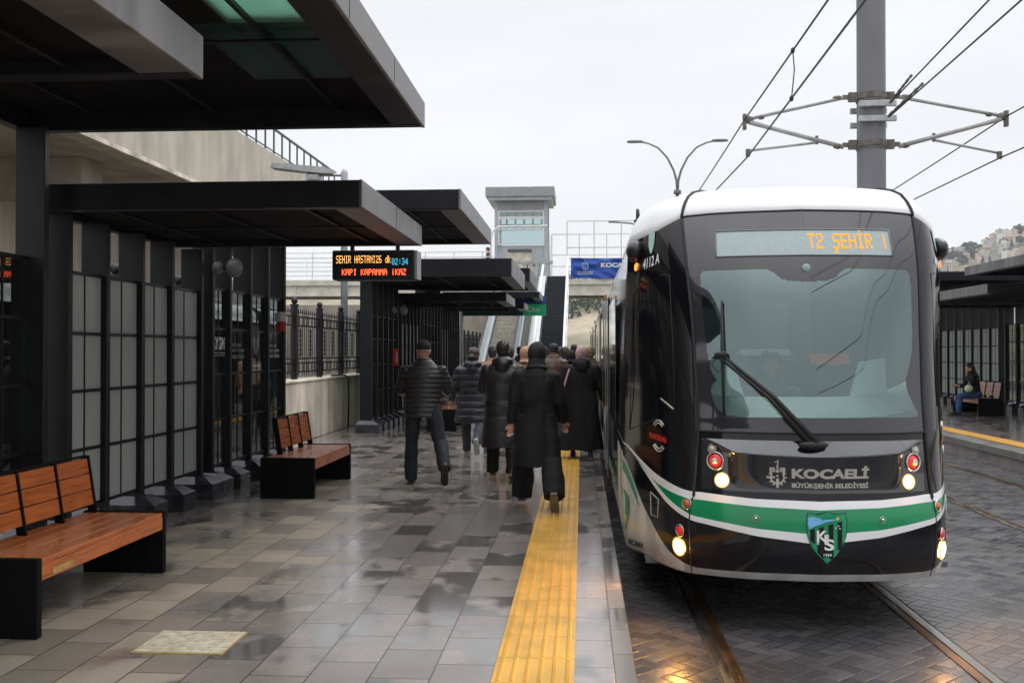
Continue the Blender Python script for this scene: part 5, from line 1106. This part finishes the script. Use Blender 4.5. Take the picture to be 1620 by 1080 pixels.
person('woman in pink headscarf and ankle length black coat walking by the tram doors', PX_(920, 15.0), 15.0, 1.66, -2, (.13, -.13), (.02, .12), (0, -10), ((.1, .3, .34), (.05, .5, .25)), C_BLK2, None, None, 'scarf', (SHOEB, SHOEB), SKINP, 1.28, .011, hem=.78, coat='abaya', post=folds(.028, 4.5, 5, .3), hairm=C_PINK, hood=True)
person('man in brown leather jacket and dark blue cap in the crowd', PX_(876, 17.8), 17.8, 1.77, 4, (.2, -.2), (.05, .3), (0, -15), ((.1, .4, .2), (-.1, .3, .2)), C_BROWN, C_JEAN, None, 'cap', (SHOEB, SHOEB), SKIN, 1.2, .014, hem=.12)
person('woman in beige headscarf and camel coat in the middle of the crowd', PX_(831, 16.0), 16.0, 1.69, -6, (.2, -.2), (.05, .3), (0, -10), ((.1, .4), (-.1, .3)), C_CAMEL, C_BLK, None, 'scarf', (SHOEB, SOLEW), SKINP, 1.08, .014, hem=.45, coat='coat', hairm=C_BEIGE)
crowd = [('person with dark hair in a beige coat half hidden behind the padded black coat', 779, 19.5, 1.70, C_BEIGE, 'hair', HAIRD, 8), ('short haired person in grey jacket looking down near the escalator foot', 806, 20.5, 1.68, C_GREY, 'hair', HAIRD, -12), ('dark haired person in black jacket before the glass escalator', 823, 24.0, 1.74, C_BLK2, 'hair', HAIRD, 5),
         ('brown haired person with a blue hood on the back, right of the leather jacket', 893, 20.2, 1.70, C_BLUE, 'hair', HAIRB, -4), ('dark haired tall person at the foot of the dark stairs', 908, 25.5, 1.80, C_BLK2, 'hair', HAIRD, 6), ('person with hood up in black between the blue hood and the pink headscarf', 903, 18.8, 1.63, C_BLK2, 'hoodup', C_BLK2, 0), ('fair haired person in an olive coat close to the tram side', 934, 19.2, 1.70, C_OLIVE, 'hair', HAIRF, 3), ('grey haired person in grey coat behind the leather jacket', 884, 23.5, 1.71, C_GREY, 'hair', HAIRB, -8), ('dark haired person in brown coat farthest along the platform', 862, 28.0, 1.73, C_BROWN, 'hair', HAIRD, 10), ('dark haired person in navy coat at the escalator entry', 795, 27.0, 1.72, C_NAVY, 'hair', HAIRD, -5)]
for i, (lab, px, Y, H, m, hd, hm, fc) in enumerate(crowd):
    person(lab, PX_(px, Y), Y, H, fc, (.2, -.22) if i % 2 else (-.2, .24), (.05, .3) if i % 2 else (.3, .05), (0, -14) if i % 2 else (-14, 0), ((.1, .5, .2), (.0, .3, .2)), m, C_JEAN if i % 3 else C_BLK, None, hd, (SHOEB, SHOEB), SKINP if i % 2 else SKIN, 1.1, .015, hem=(.12, .3, .2, .14, .3)[i % 5], coat='coat' if i % 2 else 'jacket', hairm=hm)
person('person in a brown jacket standing on the footbridge left of the lift tower', -4.75, 50.8, 1.7, 90, (.0, .0), (.0, .0), (0, 0), ((.2, .8), (.2, .8)), C_BROWN, C_BLK, None, 'hair', (SHOEB, SHOEB), SKIN, 1.1, .015, 'people away from the platform crowd', 5.22, hem=.1)
sw = person('long haired woman in dark jacket and blue jeans seated on the opposite bench', 9.86, 25.85, 1.66, 90, (1.45, 1.38), (1.25, 1.45), (0, 0), ((.5, 1.1, .1, .3), (.45, 1.15, .1, .3)), C_BLK2, C_BLJ, None, 'long', (SHOEB, SHOEB), SKINP, 1.08, .012, 'people away from the platform crowd', 0., lean=.12, hem=.02, seated=.53)
bg = thing('handbag', 'pale green patterned bag on the lap of the seated woman', 'bag', (9.62, 25.7, .62)); b = MB(); b.ell((9.60, 25.62, .68), (.10, .13, .10), 16, 10); b.build('pouch', BAGC, bg, True); MB().tube([(9.60, 25.55, .76), (9.60, 25.6, .84), (9.60, 25.68, .76)], .008, 6).build('strap', BAGC, bg, True)
hb_ = thing('handbag', 'dusty red shoulder bag at the left side of the woman in pink headscarf', 'bag', (PX_(889, 14.9), 14.85, .75)); xq = PX_(889, 14.9)
b = MB(); b.loft([(xq, 14.85, .62, .045, .10), (xq, 14.85, .66, .06, .13), (xq, 14.85, .80, .055, .13), (xq, 14.85, .90, .03, .11)], 16); b.build('pouch', mat('dusty_red_leather', (.28, .07, .06), .5, 0, .2, 9), hb_, True); MB().tube([(xq, 14.76, .90), (xq + .05, 14.8, 1.15), (xq + .11, 14.86, 1.34), (xq + .06, 14.9, 1.15), (xq, 14.94, .90)], .012, 6).build('strap', C_PINK, hb_, True)
dv = person('tram driver in dark clothes seated behind the windscreen', XC - .03, 8.36, 1.72, 180, (1.4, 1.4), (1.3, 1.3), (0, 0), ((.7, .9, .15), (.7, .9, .15)), C_GREY, C_BLK, None, 'hair', (SHOEB, SHOEB), SKIN, 1.1, .013, 'people away from the platform crowd', .0, lean=.0, hem=.02, seated=.80)
# ------------------------------------------------------------------ far hills, town and forest
def hill_h(x, y, big):
    n = mnoise.fractal((x * .004 + 5, y * .004, big), 1.0, 2.0, 5)
    if big: # town hill
        t = min(1, max(0, (y - 900) / 650)); s = t * t * (3 - 2 * t); ridge = 134 + 34 * math.exp(-((x - 640) / 120) ** 2) + 12 * math.sin(x * .01); ridge *= min(1, max(0, (x - 180) / 240))
        return -2 + s * ridge * (1 + .10 * n) + 6 * n * s
    t = min(1, max(0, (y - 300) / 230)); s = t * t * (3 - 2 * t); return -2 + s * (38 + 5 * math.sin(x * .02)) * min(1, max(0, (170 - x) / 120)) + 2.5 * n * s
def hill_mat(name, a, c2, d):
    m = bpy.data.materials.new(name); m.use_nodes = True; t = nt(m); p = t.nodes['Principled BSDF']; p.inputs['Roughness'].default_value = .95
    tc = N(t, 'ShaderNodeTexCoord'); n = N(t, 'ShaderNodeTexNoise', Scale=.018, Detail=8.0); t.links.new(tc.outputs['Object'], n.inputs['Vector']); n2 = N(t, 'ShaderNodeTexNoise', Scale=.2, Detail=5.0); t.links.new(tc.outputs['Object'], n2.inputs['Vector'])
    c = mixc(t, sstep(t, n.outputs[0], .42, .58), a, c2); c = mixc(t, fm(t, 'MULTIPLY', sstep(t, n2.outputs[0], .4, .7), .6), c, d); t.links.new(c, p.inputs['Base Color']); return m
for nm, big, xs, ys, mt_ in (('hill', 1, (180, 1500, 56), (880, 1900, 44), hill_mat('town_hill_ground', (.16, .165, .12), (.08, .095, .06), (.26, .24, .20))), ('hill', 0, (-420, 175, 48), (290, 760, 36), hill_mat('field_hill_ground', (.36, .31, .22), (.13, .13, .075), (.25, .20, .14)))):
    b = MB(); b.grid([[(x, y, hill_h(x, y, big)) for x in np.linspace(*xs[:2], xs[2])] for y in np.linspace(*ys[:2], ys[2])]); struct(b.build(nm, mt_, None, True))
LEAF = mat('far_tree_foliage', (.035, .055, .032), .9, 0, .5, .8); LEAF2 = mat('far_tree_foliage_light', (.07, .085, .04), .9, 0, .5, .8); BARK = mat('bark', (.08, .06, .045), .9, 0, .2, 5)
def crown(b, c, r_, n, rng_, conifer=False):
    for k in range(n):
        if conifer:
            z = rng_.random(); w = (1 - z) * r_[0] * (.6 + .5 * rng_.random()); a = rng_.random() * 6.28; p = Vector((c[0] + w * math.cos(a), c[1] + w * math.sin(a), c[2] - r_[2] + 2 * r_[2] * z))
        else:
            d = Vector((rng_.gauss(0, 1), rng_.gauss(0, 1), rng_.gauss(0, 1))).normalized(); q = rng_.random() ** .4; lump = 1 + .25 * math.sin(3 * d.x + c[0]) * math.cos(4 * d.y + c[1]); p = Vector((c[0] + d.x * r_[0] * q * lump, c[1] + d.y * r_[1] * q * lump, c[2] + d.z * r_[2] * q * lump))
        s = (.22 + .22 * rng_.random()) * r_[0]; u = Vector((rng_.gauss(0, 1), rng_.gauss(0, 1), rng_.gauss(0, 1))).normalized(); v = u.orthogonal().normalized(); w2 = u.cross(v)
        b.add([p + v * s, p + w2 * s * .8, p - v * s, p - w2 * s * .7], [(0, 1, 2, 3)])
rg = random.Random(3)
b = MB()
for k in range(2600):
    px = rg.uniform(600, 1010); Y = rg.uniform(372, 560); x = (px - 921) * Y / 1580; h = rg.uniform(3.2, 6.5); z = hill_h(x, Y, 0)
    if z < 15.5 + 2.5 * math.sin(x * .21) or (z > 34 and rg.random() < .6): continue
    crown(b, (x, Y, z + h * .45), (h * .36, h * .36, h * .6), 12, rg, rg.random() < .6)
struct(b.build('forest', LEAF, None, fix=False), 'stuff', 'dark green forest on the far hill seen under the footbridge', 'forest')
def tree_proto(lab, m, r_, h, con):
    t_ = thing('tree', lab, 'tree', (0, 0, -50), 'trees on the town hill'); b = MB(); b.tube([(0, 0, -1), (0, 0, h * .35), (.1, 0, h * .7)], [.35, .28, .12], 7); b.tube([(0, 0, h * .35), (r_ * .4, 0, h * .6)], [.18, .07], 5); b.tube([(0, 0, h * .4), (-r_ * .3, r_ * .2, h * .65)], [.18, .07], 5); b.build('trunk', BARK, t_, local=True)
    b = MB(); crown(b, (0, 0, h * .62), (r_, r_, h * .42), 170, rg, con); b.build('crown', m, t_, local=True, fix=False); return t_
TP = [tree_proto('dark green broad tree among the houses on the far hill', LEAF, 5.2, 9, False), tree_proto('lighter green tree among the houses on the far hill', LEAF2, 4.4, 7.5, False), tree_proto('narrow dark conifer among the houses on the far hill', LEAF, 2.6, 11, True)]
ROOFR = mat('red_roof_tile', (.33, .22, .175), .8, 0, .3, .5); ROOFP = mat('grey_flat_roof', (.32, .30, .28), .8, 0, .2, .5)
WALLS = [('white', (.68, .66, .62)), ('cream', (.60, .52, .40)), ('pink', (.56, .43, .38)), ('grey', (.42, .41, .40)), ('tan', (.46, .36, .26))]
WIN = mat('house_window', (.05, .055, .06), .2, 0, 0, 1)
HP = []
for nm, c in WALLS:
    for kind in ('pitched red roof', 'flat grey roof'):
        m = mat(nm + '_house_wall', c, .85, 0, .12, .6); w, d, h = rg.uniform(6, 9), rg.uniform(6, 9), rg.uniform(5.5, 9.5) if kind[0] == 'p' else rg.uniform(8, 12)
        t_ = thing('house', nm + ' house with ' + kind + ' packed on the far hillside', 'house', (0, 0, -60), nm + ' hillside houses with ' + kind)
        wa = MB().box(-w / 2, w / 2, -d / 2, d / 2, -5, h).build('wall', m, t_, local=True)
        b = MB()
        if kind[0] == 'p': b.add([(-w / 2 - .4, -d / 2 - .4, h), (w / 2 + .4, -d / 2 - .4, h), (w / 2 + .4, d / 2 + .4, h), (-w / 2 - .4, d / 2 + .4, h), (-w / 4, 0, h + 2.1), (w / 4, 0, h + 2.1)], [(0, 1, 5, 4), (1, 2, 5), (2, 3, 4, 5), (3, 0, 4), (3, 2, 1, 0)])
        else: b.box(-w / 2 - .2, w / 2 + .2, -d / 2 - .2, d / 2 + .2, h, h + .5); b.box(-1, 1.2, -1, 1, h + .5, h + 2.3)
        b.build('roof', ROOFR if kind[0] == 'p' else ROOFP, t_, local=True)
        for zz in range(int(h // 2.9)):
            for q in (-.3, .0, .3):
                if rg.random() < .85: MB().box(q * w - .55, q * w + .55, -d / 2 - .04, -d / 2 + .1, 1.0 + zz * 2.9, 2.4 + zz * 2.9).build('window', WIN, t_, local=True)
        HP.append(t_)
KIDS = {}
for o in COL.objects:
    if o.parent: KIDS.setdefault(o.parent.name, []).append(o)
def place(proto, used, loc, rz, sc=1.):
    if proto.name not in used: used.add(proto.name); r = proto
    else:
        r = proto.copy(); COL.objects.link(r)
        for ch in KIDS[proto.name]: c = ch.copy(); COL.objects.link(c); c.parent = r
    r.location = loc; r.rotation_euler = (0, 0, rz); r.scale = (sc, sc, sc); return r
used = set(); spots = []
for k in range(900):
    px = rg.uniform(1440, 1700); Y = rg.uniform(960, 1600); x = (px - 921) * Y / 1580; z = hill_h(x, Y, 1); py = 556 - (z - 1.6) * 1580 / Y
    if py > 475: continue
    if any(abs(px - a) < 5.2 and abs(py - c) < 4.2 for a, c in spots): continue
    spots.append((px, py)); u = rg.random()
    if len(spots) > 290: break
    if u < .36: place(TP[rg.choice((0, 0, 1, 2))], used, (x, Y, z), rg.random() * 6, rg.uniform(.9, 1.7))
    else: place(HP[rg.choice((0, 0, 1, 2, 2, 3, 1, 4, 5, 6, 8, 9, 7))], used, (x, Y, z), rg.uniform(-.5, .5), rg.uniform(.85, 1.25))
for p_ in TP + HP:
    if p_.name not in used: place(p_, used, (560, 1500, hill_h(560, 1500, 1)), 0)
cs = thing('apartment_block', 'large dusty pink building on the crest of the far town hill', 'building', (640, 1560, hill_h(640, 1560, 1)))
zc = hill_h(640, 1560, 1); PK = mat('dusty_pink_wall', (.50, .30, .27), .85, 0, .12, .5)
MB().box(622, 668, 1545, 1575, zc - 8, zc + 9).box(632, 654, 1546, 1574, zc + 9, zc + 14).build('wall', PK, cs); MB().box(621, 669, 1544, 1576, zc + 9.02, zc + 9.8).build('roof', ROOFR, cs)
for q in range(9): MB().box(624 + q * 5, 626.4 + q * 5, 1544.8, 1545.2, zc + 1, zc + 3.4).build('window', WIN, cs)

# ------------------------------------------------------------------ light air between the platform and the far hills
hz = MB().box(-1200, 1800, -70, 2600, ZR - 1.7, 210).build('haze', []); struct(hz, 'stuff', 'thin pale haze in the damp air over the station and hills', 'haze')
hm = bpy.data.materials.new('haze_air'); hm.use_nodes = True; t = hm.node_tree; t.nodes.clear()
ho = N(t, 'ShaderNodeOutputMaterial'); hv = N(t, 'ShaderNodeVolumePrincipled'); hv.inputs['Color'].default_value = (.90, .93, .97, 1); hv.inputs['Density'].default_value = .00014
t.links.new(hv.outputs[0], ho.inputs['Volume']); hz.data.materials.append(hm)
